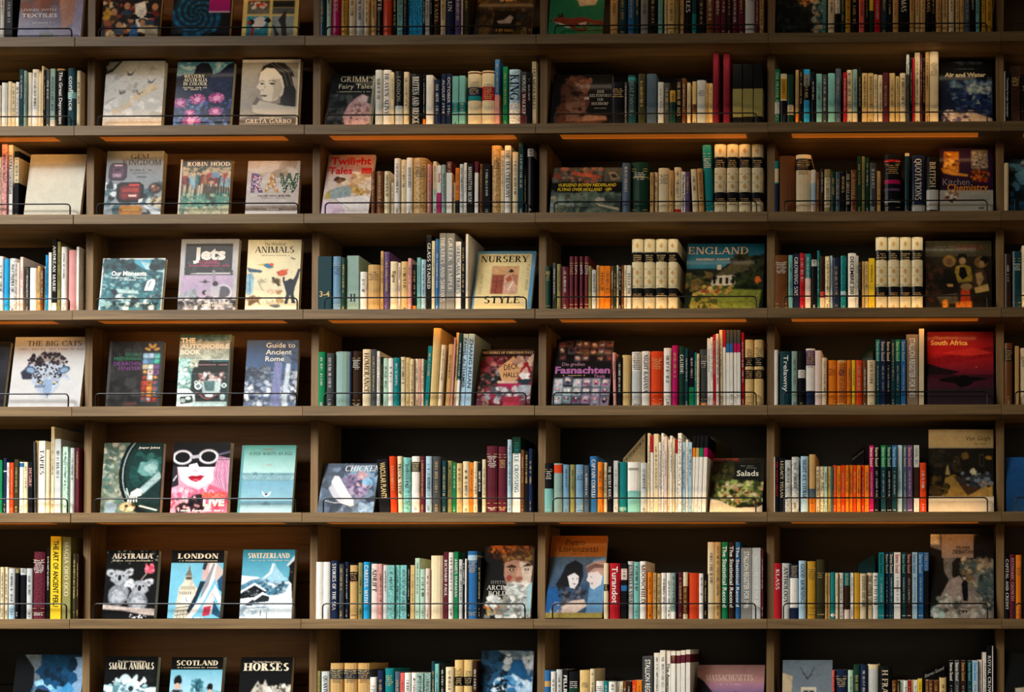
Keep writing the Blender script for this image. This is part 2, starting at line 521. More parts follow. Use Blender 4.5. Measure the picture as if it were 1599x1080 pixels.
def spine_profile(w, d, round_, t):
    """outline of the open cover seen from above: rounded spine at y=0, boards running back to y=d"""
    b = w * 0.22 if round_ else min(0.0015, w * 0.15)
    out = [(-w / 2, d)]
    n = 6 if round_ else 2
    for i in range(n + 1):
        a = math.pi * i / n
        if round_:
            out.append((-w / 2 * math.cos(a), b - b * math.sin(a) * 1.0))
        else:
            out = out
    if not round_:
        out += [(-w / 2, b), (-w / 2 + b, 0), (w / 2 - b, 0), (w / 2, b)]
    out.append((w / 2, d))
    inn = [(w / 2 - t, d), (w / 2 - t, b + t), (-w / 2 + t, b + t), (-w / 2 + t, d)]
    return out, inn

def cover_geo(w, h, d, round_, bands, rng):
    """bands: list of (z0, z1, colour) covering 0..h; returns the cover as MB, open at head, tail and fore-edge"""
    t = min(0.0025, w * 0.16)
    out, inn = spine_profile(w, d, round_, t)
    m = MB()
    L = out + inn
    n = len(L)
    for z0, z1, c in bands:
        for i in range(n):
            p, q = L[i], L[(i + 1) % n]
            m.face([(p[0], p[1], z0), (q[0], q[1], z0), (q[0], q[1], z1), (p[0], p[1], z1)], c)
    for z, c in ((0, bands[0][2]), (h, bands[-1][2])):
        no = len(out)
        # boards and spine edge as three strips
        l_ = [out[0], out[1], inn[2], inn[3]]; r_ = [out[-1], out[-2], inn[1], inn[0]]
        s_ = out[1:-1] + [inn[1], inn[2]]
        for pl in (l_, r_, s_):
            m.face([(a, b, z) for a, b in pl], c)
    return m, t

def pages_geo(w, h, d, t, gap, round_):
    m = MB()
    b = w * 0.22 if round_ else 0.0015
    m.box((-w / 2 + t * 1.05, b + t * 1.1, gap), (w / 2 - t * 1.05, d - gap, h - gap))
    return m

def strokes(m, w, h, z0, z1, c, rng, y=-0.0004, horiz=False, lh=0.5):
    """tiny bars like lettering too small to read, running down the spine or across it"""
    if horiz:
        x = -w * 0.36; rows = max(1, int((z1 - z0) / 0.007))
        for k in range(rows):
            z = z1 - (k + 0.5) * (z1 - z0) / rows
            x = -w * rng.uniform(0.25, 0.38); xe = -x
            while x < xe:
                q = rng.uniform(0.0012, 0.0028)
                if rng.random() < 0.85:
                    m.face([(x, y, z - 0.0016), (x + q, y, z - 0.0016), (x + q, y, z + 0.0016), (x, y, z + 0.0016)], c)
                x += q + 0.0012
        return
    half = w * lh * 0.5
    half = min(half, 0.006)
    z = z1
    while z > z0:
        q = rng.uniform(0.0012, 0.0042)
        if rng.random() < 0.84:
            k = rng.random()
            if k < 0.45:
                m.face([(-half, y, z), (half, y, z), (half, y, z - 0.0012), (-half, y, z - 0.0012)], c)
                if q > 0.0028:
                    s = rng.choice((-1, 1)) * half * 0.8
                    m.face([(s - 0.0007, y, z), (s + 0.0007, y, z), (s + 0.0007, y, z - q), (s - 0.0007, y, z - q)], c)
            elif k < 0.8:
                for zz in (z, z - q + 0.001):
                    m.face([(-half, y, zz), (half, y, zz), (half, y, zz - 0.001), (-half, y, zz - 0.001)], c)
                m.face([(half * .6, y, z), (half, y, z), (half, y, z - q), (half * .6, y, z - q)], c)
            else:
                m.face([(-half, y, z), (-half + 0.0014, y, z), (half, y, z - q), (half - 0.0014, y, z - q)], c)
        z -= q + 0.0014

def spine_text(m, txt, w, h, f0, f1, c, y, frac=0.62, up=False, across=False, bold=0.015):
    """real lettering running down the spine between fractions f0..f1 from the top, or across it"""
    vs, fs, x0, x1, y0, y1 = text_geo(txt, bold)
    L = (f1 - f0) * h
    if across:
        s = min(w * frac / (x1 - x0), L / (y1 - y0))
        cx, cy = (x0 + x1) / 2, (y0 + y1) / 2; zc = h * (1 - (f0 + f1) / 2)
        pts = [((p[0] - cx) * s, y, zc + (p[1] - cy) * s * 1.0) for p in vs]
    else:
        sx = L / (x1 - x0); sy = w * frac / (y1 - y0)
        sy = min(sy, sx * 1.9); sx = min(sx, sy * 1.5)
        cy = (y0 + y1) / 2
        mid = h * (1 - (f0 + f1) / 2)
        cx = (x0 + x1) / 2
        pts = [((p[1] - cy) * sy, y, mid - (p[0] - cx) * sx) for p in vs]
        if up: pts = [(-p[0], p[1], 2 * mid - p[2]) for p in pts]
    n = len(m.v); m.v.extend(pts)
    for f in fs:
        m.f.append(tuple(n + i for i in f)); m.c.append(c)

DARKS = {'CR', 'K', 'DG', 'N', 'DT', 'DK', 'DO', 'MR', 'DB', 'BR', 'B', 'TE', 'G', 'R', 'PU', 'SL', 'MG', 'RO'}
SPINES = {}
def cell(r, b, text):
    SPINES[(r, b)] = text
# one entry per book: x0,x1,top in the photograph, colour, then options
#  s.5W lower part from .5 down   b.2-.3K band   tTEXT_HERE:C lettering   l4 leans   m blotchy   f flat spine   x no lettering
cell(0, 0, '-14,-1,-30,W 0,6.5,-20,W 8,20,-28,K|f')
cell(0, 2, '''497,508,-28,DT 509.5,517,-20,MI 517,531,-32,MG|tMONKEY:C 532,542.5,-25,MU 544,555,-28,C 555,567.5,-30,LG 567.5,576,-25,C
579,587.5,-20,T 588,597.5,-26,K|tHITTE:W 597.5,611,-30,RO 611,620,-24,K|f 620,629,-24,PT|m|f 630,635,-20,N|f 636,644,-26,SB|m|f 644,652,-26,SB|m|f
652,660,-26,SB|m|f 660,664,-26,K|f 664,671,-20,LG|f 671,675,-22,K|f 675.5,687,-30,DB|tTAM_YASEL:GO 687.5,695.5,-24,C 696,709,-30,N|tTORUN:W
710,720,-26,PU 720.5,722.5,-22,W|f 722.5,733,-28,DO''')
cell(1, 2, '''585,596.5,109,LG 596.5,610,109,W|tHEAVEN_ALIVE:N 610,615,113,C|f 616,628.5,111,K|tLONDON:GY|s.65LG 630,638,112,C 638,660,115,K|tBRITTEN_AND_BRIDGE:W
660,664,115,K|f|s.9O 664.5,676,117,W|x 677.5,687.5,124,N 689,696,115,N|tAUGUST_1914:LG|f 697,704.5,115,N|tOCTOBER_1916:LG|f 706,716,119,PT|b.55-.75TE|f 717,726,118,PT|b.55-.75TE|f
729,751,111,C|b.02-.05BR|b.30-.47N|b.47-.56TE|h 751,772.5,110,C|b.02-.05BR|b.30-.56R|h 772.5,780,93,B|s.55PK|f 785,792.5,104,G|f 794,812.5,108,PB|tKING:N|s.62W|m 814,822.5,112,DG|s.4MR|f|tHOUSE_WALKER:W
822.5,829.5,112,K|f 830,837.5,96,C|tLES_MISERABLES:K|f''')
cell(2, 2, '''579,586,267,BR 587,599,267,BR 599.5,608.5,267,C 609,615,285,C|f 615,624.5,247,W 624.5,634,249,C 634,644,246,W 644,666,246,T|m|h 666,672.5,256,PK
676,682,252,C|f|s.55MI 682,689,258,W|s.58MG|tholy:R|f 689,696,257,GG 697,706,252,W|b0-.22MR|f 706,711,285,C|f 711,717,262,O|s.72K|f 717.5,724,256,LG 724,729,254,W|f
729,739,255,K|tMANHATTAN_MUSIC:W|f 741,747,252,W|b0-.22MR|f 747.5,754,256,BR 754,766,256,K|f 766,782,227,T|m 782,787.5,235,C|f 787.5,797.5,227,W|tTHE_TEA_CEREMONY:K 799.5,809,237,C
809.5,817.5,222,DT|f 817.5,822,260,K|f 823,833,232,K|b0-.12LG''')
cell(3, 2, '''496,518,400,DT|t3-4:GO|f 519,532,400,MB|h 532,540,402,DK 541.5,560.5,399,GG|tII:N|f 561.5,572.5,424,W 573,593,413,T|h 593,599,392,T|f 599.5,608,393,PU|m
608,620.5,408,C|tSigns:BR 620.5,625.5,410,PP|f 625.5,637,408,GO 637,642,403,PK|f 642,650,413,K|s.92O|f 651,657,402,PT|f 657,664.5,405,PB 665,674,367,K|tGLASS_STAINED:W|f
674,679,376,C|f 679,686,373,B 686,696.5,364,GY|tTHEATRES_AND_SHRINES:W|f 696.5,710,364,GY|tGREEK_TEMPLE:W|f 711,720,377,W|tSERENGANA_TRIBES:K|f 720.5,726,378,K|f 726,731,365,W|f|x''')
cell(4, 2, '''496,508,549,G 509,521,551,DG 521.5,546.5,548.5,GG|x 546.5,549,548.5,N|f|x 549,563,548,DB|h 565,579,545,C|tHOMERANCE:BR 579,588,545,DG 588.5,593,548,W|f 593,598,557,DK|f 598,606,559,MI
606,614,559,W 614,624,558,TE|m 624,633,557,C 633,640,558,GO 640,646,560,C 646,654,560,C 653.8,657.6,560,PK 658,661.8,560,C|f 668.5,675.3,540,TE|f|l-6 676,688.3,512,GO|l-6|x 689,696,538,C|l-6
700,708.5,537,T|l-6 709,712,527,PK|l-6|f 712.5,717,519,GO|l-6|f 717.4,722.3,520,DT|f|s.65W|l-6 723,731.2,521,PB|tPAWEL_ALTHAMER:DG|f|l-6 731.8,741.5,521,PB|tZHANG_HUAN:DG|f|l-6''')
cell(5, 2, '''588,605,717,K|tVASCULAR_PLANTS:GO|f|l5 606.8,616.8,712,RO|l3 619.8,627,712,C|tTRUCK_STOP:K|l2 629,641,714,PT|m 642,655,712,W|b.1-.28DG 656,663,712,MR 664,674,712,PB 675,688,712,DG
690,697,719,DT 698,706,719,OL 706.5,712.5,722,G|f 712.5,721.5,723,GO 722,732.5,720,C 732.5,739,722,O|f 739,745.5,720,C 745.5,752,722,K 752,758.5,717,C 759,777,696,MR|h 777.5,791,697,MR|h
792,799,686,PB 800,813,682,W|b0-.22DK|tTURTLE_CROSSING:TE|f 812.5,818.5,702,BR|f 819,825,704,K|f 825.5,831,700,N|f''')
cell(6, 2, '''492.5,504,877,W|x 504,515.5,877,W|x 516,527.5,875,N|tSTORIES_OF_THE_SEA:W 529,536.5,880,DG|m 537,544,877,N 545.5,558,882,T|b.12-.3DB|h 559,566,878,OL 567,577,877,SB|tCAREFUL_WITH:W 577.5,590.5,880,PP|tADRIFT:K
590.5,597,880,PK 597,605.5,882,LG 605.5,616,882,PT|m|f 617,624,882,PT|m|f 625,635,882,PT|m|f 635,640,882,K|f 640,647.5,882,GO|f 647.5,655.5,871,MI|f 655.5,664,888,MI 664,671,887,PP
671.5,692,867,C|x 692.5,699.5,861,MR|tRICHARD_PAUL:W|f 700,708,862,W 708.5,715.5,861,G|tJAMES_HARMAN:W|f 715.5,722.5,873,LG 722.5,726,864,K|f 726,728.5,872,W|f 728,745,860,B|b.06-.14PB|h 745.5,751,870,K|f''')
cell(7, 2, '''495.5,500,1047,OL|f 500.5,514,1048,LG|tQUANTUM:K 514,535,1035,T|b.1-.26DG|h 535.5,557,1035,T|b.1-.26DG|h 557,577,1035,T|b.1-.26DG|h 577,587.5,1057,W|h 588,599,1046,N 600,615,1043,TE 616,625,1048,SL
625,631,1050,CO|f 631,641,1050,W 641,651,1050,W 651,661,1050,GG|m|f 662.5,672.5,1050,GG|m|f 672.5,679,1032,DT 679,685,1036,PT|f 685.5,695,1035,K 695,708,1041,C 708.5,722.5,1030,GO|b.26-.4K|h 723.5,737.5,1030,GO|b.26-.4K|h 738,745,1032,DB''')
cell(0, 3, '''952.5,965,-30,T 966,978,-26,DT 980,991,-30,B 992,998,-24,DT 1000,1012.5,-28,GY 1013,1026,-30,K 1027.5,1034,-25,PT 1037.5,1041.5,-26,C|f 1042,1054,-22,GO 1054.5,1060,-26,OL
1060,1068,-24,T 1069,1080,-28,K|tNAPLES:W 1080.5,1087.5,-26,TE|b.3-.6DT 1089,1101,-26,K|f 1102.5,1115,-30,BR 1115,1126,-30,MR 1126,1134,-30,MR 1135,1142,-28,DB 1142.5,1152.5,-30,MR 1152.5,1162.5,-30,MR
1163,1179,-28,LG|b0-.35W|h 1179,1185.5,-26,MR|f 1186,1192,-24,T|tSURROGATE_COURTE:K|f''')
cell(1, 3, '''954,975,128,K 975,979,128,DG|f 980,992.5,117,DT|tGREAT_PAINTERS:GY|b.04-.12TE 996,1007.5,115,DO 1009,1025,115,SL|x 1027,1036,128,LG 1037,1046,129,DG 1046,1055,141,MU|s.35DK 1056,1064,123,K|tTHE_BOOK_OF_AGES:GO|f
1064.5,1071,122,BR 1073,1078,129,C|f 1081,1087,127,GO|b.55-.75BR 1087.5,1102,125,LG 1102,1107,130,T|f 1107,1113,130,GO|f 1113,1122,82,CR|x|h 1129,1139.5,81,CR|x|h 1144,1159,100,K|b.42-.9OL|x|f 1160,1176,100,K|b.42-.9OL|x|f 1177,1191,100,K|b.42-.9OL|x|f''')
cell(2, 3, '''971,984,254,SL 984.5,1012,253,DK|b.28-.31OL|h 1015,1020.5,269,T|f 1020.5,1027,269,C 1027.5,1044.5,262,C 1044.5,1052,266,T 1052,1063,261,C|s.93R 1064,1070.5,268,W|tThe_Nature_Detective:K|f
1070.5,1077,268,PU 1078,1087,264,C|l4 1088,1096.5,263,T|l4 1096,1110,226,TE|l5|h 1115,1133.5,225,PG|b.19-.345K|b.71-.85K|v 1134.5,1152.5,225,PG|b.19-.345K|b.71-.85K|v 1153.5,1172,225,PG|b.19-.345K|b.71-.85K|v 1173,1191.5,225,PG|b.19-.345K|b.71-.85K|v''')
cell(3, 3, '''849,859,415,DK|h 863,868,410,DG 869.5,875,412,OL 876,888,416,MR 889,895.5,400,MR|h 897,902,400,MR|h 905,910,400,MR|h 912.5,919,400,MR|h 919,923,415,OL|f 924,930.5,421,LG 931,936,414,T 936,944,415,O|f 944,953,415,O|f
954,958,415,BR|f 958,962,415,DK|f 962,966,414,C|f 966,970,413,K|f 970,974,414,BR|f 974,978.5,414,C|f 979,985,414,W|tFELLE_TIR:K|f 986,1004,373,PG|b.19-.33K|b.705-.815K|v 1005,1022.5,373,PG|b.19-.33K|b.705-.815K|v
1023.5,1041,373,PG|b.19-.33K|b.705-.815K|v 1042,1058,373,PG|b.19-.33K|b.705-.815K|v''')
cell(4, 3, '''956,961,550,PK|l2 964,970.5,556,K|f 971,984,554,GO|x 986,1001,549,LG|b0-.36W|h 1001,1015,548,W|tNIGHT_KAHANA:DG 1016,1035,548,RO|h 1036,1048,543,W 1049,1059,539,MG 1060,1069,540,DK|tGUIDE:W 1069,1075,543,DT
1076,1084,545,K|s.68G|f 1084,1088,550,TE|f 1088,1092,552,C|f 1092,1104,545,DG|s.96O|h 1104,1109,528,W|f|l1 1109,1113,526,W|f|l1 1113,1117,522,R|f|l1 1117.5,1122,521,PP|f|l1 1123,1128,515,C|f|l1 1128.5,1133,515,W|b0-.23R|f|l1
1133.5,1139,515,W|b0-.18DG|b.18-.3B|f|l1 1139.3,1144.5,515,W|b0-.18DG|b.18-.3B|f|l1 1145,1150,515,W|b0-.18DG|b.18-.3MG|f|l1 1150.5,1156,515,W|b0-.18DG|b.18-.3MG|f|l1 1157,1161.5,519,R|f|l1 1163,1176.5,530,GO|b.27-.41K|b.46-.6DB|h 1177.5,1191.5,530,GO|b.27-.41K|b.46-.6DB|h''')
cell(5, 3, '''848,863,723,K|s.52PT|h 864,877.5,723,GG|b.03-.2RO|x 879,888.5,725,MB 890,897.5,725,OL 898.5,911,725,MB|h 912,919.5,726,SL 920.5,933,712,B|tCAPTAIN_CORELLI:W 933,941,721,O 942,948,722,C 948.5,955.5,723,K|tTHE_SECRET_RIVER:W
958,965,719,LG|f 966,978,721,TE|b.9-.97PT 979,999.5,721,W|s.58PT|tBRIGHT:K|h 1000,1010.5,722,LG 1010.5,1015,676,C|f 1015,1020,680,W|b0-.22R|f 1020.5,1028,677,C|f 1028.5,1032,690,W|f 1032,1036.5,676,W|m|f 1037,1041.5,681,PP|f
1042,1046,686,C|f 1046,1049.7,680,W|f 1050,1054,685,C|f 1054,1058,685,W|b0-.2R|f 1058.5,1064.5,676,W|f|m 1065,1070.5,690,PB|f 1071,1074.5,686,W|f 1075,1080.5,690,PB|f 1082,1087,680,W|b0-.16K|b.16-.28O|f|l-4 1087.5,1092.5,680,W|b0-.16K|b.16-.28T|f|l-4
1093,1099,680,W|b0-.16K|b.16-.28G|f|l-4 1099.5,1106,680,W|b0-.16K|b.16-.28MG|f|l-4''')
cell(6, 3, '''942.5,950,879,C|b.38-.5K 951,969,879,R|tTurandot:W 970,979,879,K|b.1-.3PP|b.4-.5B|f 980,989,876,LG|tESTRELLA_VIDA:DG 989.5,998,877,PT 999,1009,876,W|tMOONCHILD:BR 1011,1018.5,893,O 1019.5,1025,894,T|f 1025.5,1032,895,GO 1032.5,1040.5,894,W
1040.5,1048,894,W 1048,1055,894,GG|s.85W 1055,1059,892,N|f 1059,1066,893,MR 1066.5,1074,893,C|b.3-.9BR 1074.5,1091,894,RO|x 1091.5,1098.5,895,W 1099,1104,895,K|f 1104.5,1116,846,C 1116,1125.5,846,T 1126,1137,846,G|tThe_Statistical_Record:W 1137.5,1147,846,DB|tThe_Statistical_Record:W
1147.5,1156,846,B|tThe_Statistical_Record:W 1157,1174,855,GY|tSTALLION_REGISTER_FOR_1996:W|f 1174.5,1188,855,LG|tSTALLION_REGISTER_FOR_2002:W|f 1188.5,1192,858,MR|f''')
cell(7, 3, '''850,859,1046,B|b.2-.3T 859.5,867.5,1048,W 868,878,1045,LG 878,887,1045,K|tFELLBACH:W|f 887.5,903,1048,K|s.3DK 904.5,920.5,1046,GO|h 921,928.5,1044,C 929,943,1063,W 943,949,1063,TE 950,962,1064,W 962,967.5,1064,GY|f 967.5,973,1064,C|f 973,978,1063,BR|f 978,985.5,1063,DB|f 986,994,1062,RO|f 994,1002.5,1062,O|f
1003,1019.5,1024,DG|tSTALLION_REGISTER_FOR:W|f 1020.5,1030.5,1019,W 1030.5,1039,1015,W|f 1039.5,1047,1016,W|tThe_American:K|f 1047.5,1055,1016,W|b.06-.17MR|f 1055.5,1062.5,1016,W|b.06-.17MR|f 1063,1070,1015,W|b.06-.17MR|f 1071,1078,1014,W|b.06-.17MR|f''')
cell(0, 4, '''1293,1303.5,-30,C 1304,1312,-24,K|b.2-.6W 1313,1319,-20,DK 1320,1328,-24,MU 1329,1339.5,-20,K 1341,1350,-28,CO 1351,1356,-20,K|f 1357,1364,-26,DK|b.3-.55Y 1365,1375.5,-28,R 1376.5,1385,-26,DT 1386,1393,-24,K 1394,1403,-22,T 1403.5,1419.5,-28,K|tTHOMAS:W
1420.5,1428,-26,T 1428.5,1436.5,-26,GO 1437,1445,-26,GO 1446,1454,-26,K|tROMANS:GO 1454.5,1460.5,-20,K|f 1461.5,1470,-24,T 1470.5,1480,-24,GO 1481.5,1490,-24,C 1491,1498.5,-24,GO 1499,1506,-24,T 1506.5,1515,-28,SL 1516,1522,-24,K|f 1523,1530,-26,PT 1533,1539,-22,MU|f 1539.5,1550,-26,MU''')
cell(1, 4, '''1206.5,1217.5,108,G|b.61-.83W|tTHE_PRAYER_TREASURY:MI 1218.5,1228.5,115,C|b.1-.52MU|s.55K 1229,1239,116,DK|b.63-.83C 1242,1247,109,T|s.85O 1247.5,1254,108,K|m 1254.5,1264.5,108,SB|b.09-.31GY|b.31-.58K 1267,1272.5,112,K 1274.5,1283.5,115,PT 1284.5,1291,116,DG
1292.5,1304,114,PT|x 1304.5,1313,107,SL 1316.5,1322,113,R|f 1322,1330.5,109,C 1331,1339,108,GG|s.8C 1340,1345,105,K|f 1345.5,1354.5,114,GO 1355,1364,114,GO 1364.5,1370,116,C 1371,1378,117,C 1378.5,1387.5,113,MR 1388.5,1397.5,114,GO 1398.5,1404.5,119,GO 1405,1414.5,114,C
1415,1420,85,LG|s.3DG|m|f 1421,1424.5,90,K|f 1425,1428,90,R|f 1428,1436.5,82,C|f 1437,1440.5,84,MR|f 1441,1444.5,90,K|f 1445,1451,81,T|f 1451,1465.5,80,C|h''')
cell(2, 4, '''1206.5,1216,251,TE|b.15-.42C|s.45N 1216.5,1241.5,243,BR|x 1242,1266.5,241,C|b.07-.27K|h 1266.5,1274,265,W|s.32PB|b.8-1PP 1274.5,1280,268,BR 1281,1286.5,263,DB 1287,1297,264,OL|b.2-.9C 1297.5,1304.5,267,DK 1305,1312,268,SL 1313,1320,267,K|tBOOKS:GO 1320.5,1328,267,K|tTHE_GREAT_GAME:C
1328.5,1338,265,BR 1338.5,1345,244,DK|f 1345.5,1350.5,244,OL|f 1351.5,1357,246,DK|f 1358,1369,254,DG 1369.5,1375,267,T|f 1380,1406.5,240,K|b.1-.14R|b.45-.52MG|b.6-.64PU|b.8-.84LG|m|h 1413,1420,239,DT|b0-.05C 1421,1445,242,N|tQUOTATIONS:W|s.88LG 1446.5,1466,245,K|tBRITISH:C|b.6-.97LG''')
cell(3, 4, '''1206.5,1230,398,BR|h 1231,1238,398,PT 1238.5,1248,396,N|tGROWING_SNS:W|f 1248.5,1256.5,395,R 1257,1266,396,TE|s.45PP 1267,1275.5,403,K|b.03-.16LG 1276,1279.5,391,TE|f 1280,1288,400,DB|b.68-.8R|s.8C 1288.5,1295.5,400,C|m 1295.5,1300,399,PB|f 1300.5,1311.5,402,N 1312.5,1321,399,TE|m|b.68-.75PB
1324,1336.5,395,W|tDECEMBRE_2001:K 1336.8,1340.5,399,LG|f 1340.7,1344.5,402,K|f 1346,1350,408,T|f 1350.5,1356,408,GO|f 1356.3,1366,403,Y|f 1367,1385.5,370,PG|b.185-.325K|b.70-.84K|v 1386.5,1404,370,PG|b.185-.325K|b.70-.84K|v 1404.7,1422.7,370,PG|b.185-.325K|b.70-.84K|v 1423.5,1441,370,PG|b.185-.325K|b.70-.84K|v''')
cell(4, 4, '''1208,1215,546,W|x 1216.5,1235.5,548,DT|tTrelawny:W 1236,1245,548,GG 1245.5,1257,548,K|b.35-.5W 1258,1272.5,544,W|b.03-.3PU|s.75N 1272.5,1283,547,PP|x 1283.5,1291,558,C 1291.5,1306.5,562,O|h 1307,1322,562,T|b.05-.97O 1322.5,1329.5,562,O 1330,1336,562,Y 1336.5,1347,562,RO
1347.5,1353.7,563,BR 1354,1367,562,C 1367.5,1374,530,DT|b0-.33TE|tStereo_Sound:MI|f 1374.5,1383,530,N|tStereo_Sound:LG|f 1383.5,1391,530,K|tStereo_Sound:C|f 1391.5,1397.7,530,DT|f 1398,1406,530,DT|b0-.33G|tStereo_Sound:MI|f 1407,1414.5,530,B|tStereo_Sound:PB|f 1415,1434,522,TP|tSTALLION_REGISTER_FOR_2003:W|f 1435,1443,513,C|x|f''')
cell(5, 4, '''1206.5,1209.2,713,W|f 1209.5,1216,713,K|tTHE_PARTY_NIGHT:R|f 1217,1225,714,K|tLEGACY_TISSAN:C 1225.5,1235,718,LG|m 1236,1247,713,LG|m 1250,1262,712,PB|tNIGHT_ICE_STORM:N 1263.5,1273,709,T|s.6SL|b.75-1O 1273.5,1280,728,C 1281,1286.5,728,C|m|f 1287,1291.8,728,MI|f 1292,1297.7,728,T|f 1298,1300.3,728,TE|f
1300.5,1306.5,726,RO|f 1307,1312.7,727,O|f 1313,1320,726,RO|f 1320.5,1325.5,726,O|f 1326,1331.5,726,O|f 1332,1337.5,726,RO|f 1338,1344,726,O|f 1344.5,1350,726,RO|f 1350.5,1357,726,O|f 1357.3,1364.5,695,MG|tStereo_Sound:W|f 1365,1373,695,K|tStereo_Sound:C|f 1375.5,1383.5,695,DT|b0-.33G|tStereo_Sound:MI|f
1384.5,1392.5,695,K|b0-.33DK|tStereo_Sound:MI|f 1393,1400.5,695,DT|b0-.33B|tStereo_Sound:PB|f 1401,1409,695,PB|tStereo_Sound:W|f 1410.5,1416,695,SL|tStereo_Sound:LG|f 1416.5,1425,695,PU|tStereo_Sound:PK|f 1427,1435.5,695,DB|b0-.33LG|s.78W|f 1436.5,1446.5,722,RO''')
cell(6, 4, '''1208,1220,879,R|tKLASS:W 1220.3,1233,879,LG|tANTHOLOGY:K 1233.5,1246,881,W|b0-.25N|s.8N 1247,1258.5,875,PB|tGOOD_MORNING:N 1260,1274,876,MU|h 1274.5,1288,873,DO 1288.5,1292,894,T|f 1292.3,1296.5,894,T|f 1297,1304,893,TE|b.9-.95W 1304.5,1309,894,C|f 1309.5,1317,894,W 1318.5,1327,894,DB|b0-.28TE|s.8PP
1327.5,1333,894,W|f 1334,1342.5,894,MU|x 1343,1353,895,C|tEQUINOX_AND_HER:DG 1354,1362.5,894,C|tTHE_OTHER_SIDE:K 1363,1371.5,894,W|tPAST_TO_TELL:K 1372,1381,862,TE|tStereo_Sound:DT|f 1381.5,1388,862,N|tStereo_Sound:W|f 1388.5,1395.5,862,DT|tStereo_Sound:C|f 1396,1406.5,862,W|tStereo_Sound:R|b.53-.55K|f 1407.5,1415,862,DT|tStereo_Sound:PT|f
1415.5,1423.5,862,DB|tStereo_Sound:PK|f 1424,1432.7,862,PB|tStereo_Sound:B|f 1433.2,1442.2,862,B|tStereo_Sound:PB|f 1442.7,1450.5,862,K|b0-.28B|f''')
cell(7, 4, '''1299.5,1303,1046,CO|f 1303.5,1323,1045,N|h 1324,1332.5,1046,MI 1332.5,1343,1037,DK 1343.5,1354,1037,N 1354.5,1371.5,1037,LG|b0-.07C|x 1372.5,1391.5,1040,K|tH_FRANCE:C 1393,1400,1062,BR 1400.5,1404.7,1062,DB|f 1405,1410.2,1062,MI|f 1410.5,1418,1062,W 1418.5,1422.5,1062,R|f 1423,1426.3,1062,T|f 1426.5,1432.7,1062,W|f 1433,1440,1060,Y|f
1445,1450,1062,BR|f 1450.5,1457,1062,BR 1457.5,1466,1062,BR 1467,1478,1058,GO 1481.5,1489.5,1031,K|tStereo_Sound:W|f 1490.5,1498.5,1031,K|s.6SB|b0-.5DG|tStereo_Sound:W|f 1500,1508.5,1031,DB|tStereo_Sound:T|f 1511,1517.5,1031,DT|tStereo_Sound:PT|f 1518.5,1527.5,1031,PB|tStereo_Sound:SB|f 1528,1534,1030,PP|f 1535,1540.5,1018,W|f 1541,1549,1008,K|tROYAL_CROWN:W|f 1549.3,1551,1008,W|f''')
cell(1, 0, '''-8,0.5,133,W 1,9,129,W|x 9.2,11.6,129,LG|f 11.8,18,127,C|x 18.3,23.8,130,C|f 24.2,29.6,128,W|f 30,36.5,108,DT|f 37,40.5,110,GG|f 42,48.8,113,W|x 49.2,59.4,108,W 60,64.4,113,C|x 65,67.5,103,C|f 67.8,71,109,K|f 71.3,77.3,110,DG|f 78,86,107,GG|s.9LG|f 87,101,107,K|b0-.03T|tThe_Great_Depression:W
104,118,106,DT|b.42-.53PT|tconfiance:W 118.5,125.5,110,C''')
cell(2, 0, '''-4,2,245,C 2.3,11,221,PK|f|m 11.5,20,221,W|tEXPRESSIONISM:K|f 22,29.5,236,K|b.1-.5C|f''')
cell(3, 0, '''-2,4.5,400,W 6,13.5,404,SB|x 14,25,403,LG|m 26,30.5,410,PP|x|f 31,36.2,401,PP|f 40,44.5,416,DG|m|f 45.5,56.5,418,W|x 58,63.2,415,T 63.6,67.2,417,BR|f 67.5,70.5,416,W|f|x 70.7,74.7,398,SB|f 75,80.5,394,W|f|x 81,88.5,373,K|tANDREAN_MARIE:W|f|s.9W 89,94.3,377,OL|f 94.8,103.8,385,W 104.2,118.5,390,PK|x 119,123.5,385,W|f|x''')
cell(5, 0, '''-6,3.4,718,G|x|f 3.7,10,715,N|s.24N|b.23-.25W 10.2,14.3,722,W|f 14.6,21,722,RO|f 21.5,29,717,DO|f 29.3,36.3,721,W|b.02-.1B 36.6,43,721,C 43.3,51,721,K|tDESIRE:PK|f 51.3,54,689,DG|l3|f 54.5,59.7,688,T|f 60,70.5,688,W|tTAPIES:K|f 71,77.5,702,C|x 78,84.8,666,C|f 85,95,685,LG|f 97.5,106,697,MI|m|f 109,115.7,699,LG 116,123.5,699,MR|f''')
cell(6, 0, '''-8,-.5,885,C 0,6,885,C 6.3,12,885,C|f 12.5,22.8,887,LG|s.75PB 23.2,29,888,K|b0-.08OL 29.3,40,887,K|b0-.13LG 40.5,50,887,LG 50.3,70,861,MR|m|h 72.5,77.5,853,K|f 78,95.5,837,Y|tTHE_ART_OF_ANCIENT_PERU:K|f 96.5,110.5,838,OL|f|tMAGIA_ORO_OCO:C 113,118.5,864,DO 119,125,864,DB|f''')
cell(1, 5, '1564.5,1567,111,LG|f|x 1567.3,1576,111,K|tTeaching_foreign_languages:LG|f 1577.5,1594,103,DB|m 1594.5,1612,118,K|f')
cell(2, 5, '1565,1575,254,C|x')
cell(3, 5, '1565.5,1579,396,DB 1580.5,1595,392,DT|h 1595.5,1608,383,C')
cell(4, 5, '1567,1581,535,BR|b.1-.3DB 1585,1591.3,540,T|x|f 1592,1606,543,C|h')
cell(6, 5, '1569,1576.5,868,K|tCAPITAL_AND_CREDIT:W 1577,1585.5,865,MR|tECONOMIC_GROWTH:PK 1586,1595.3,866,O|h 1596,1608,870,K')

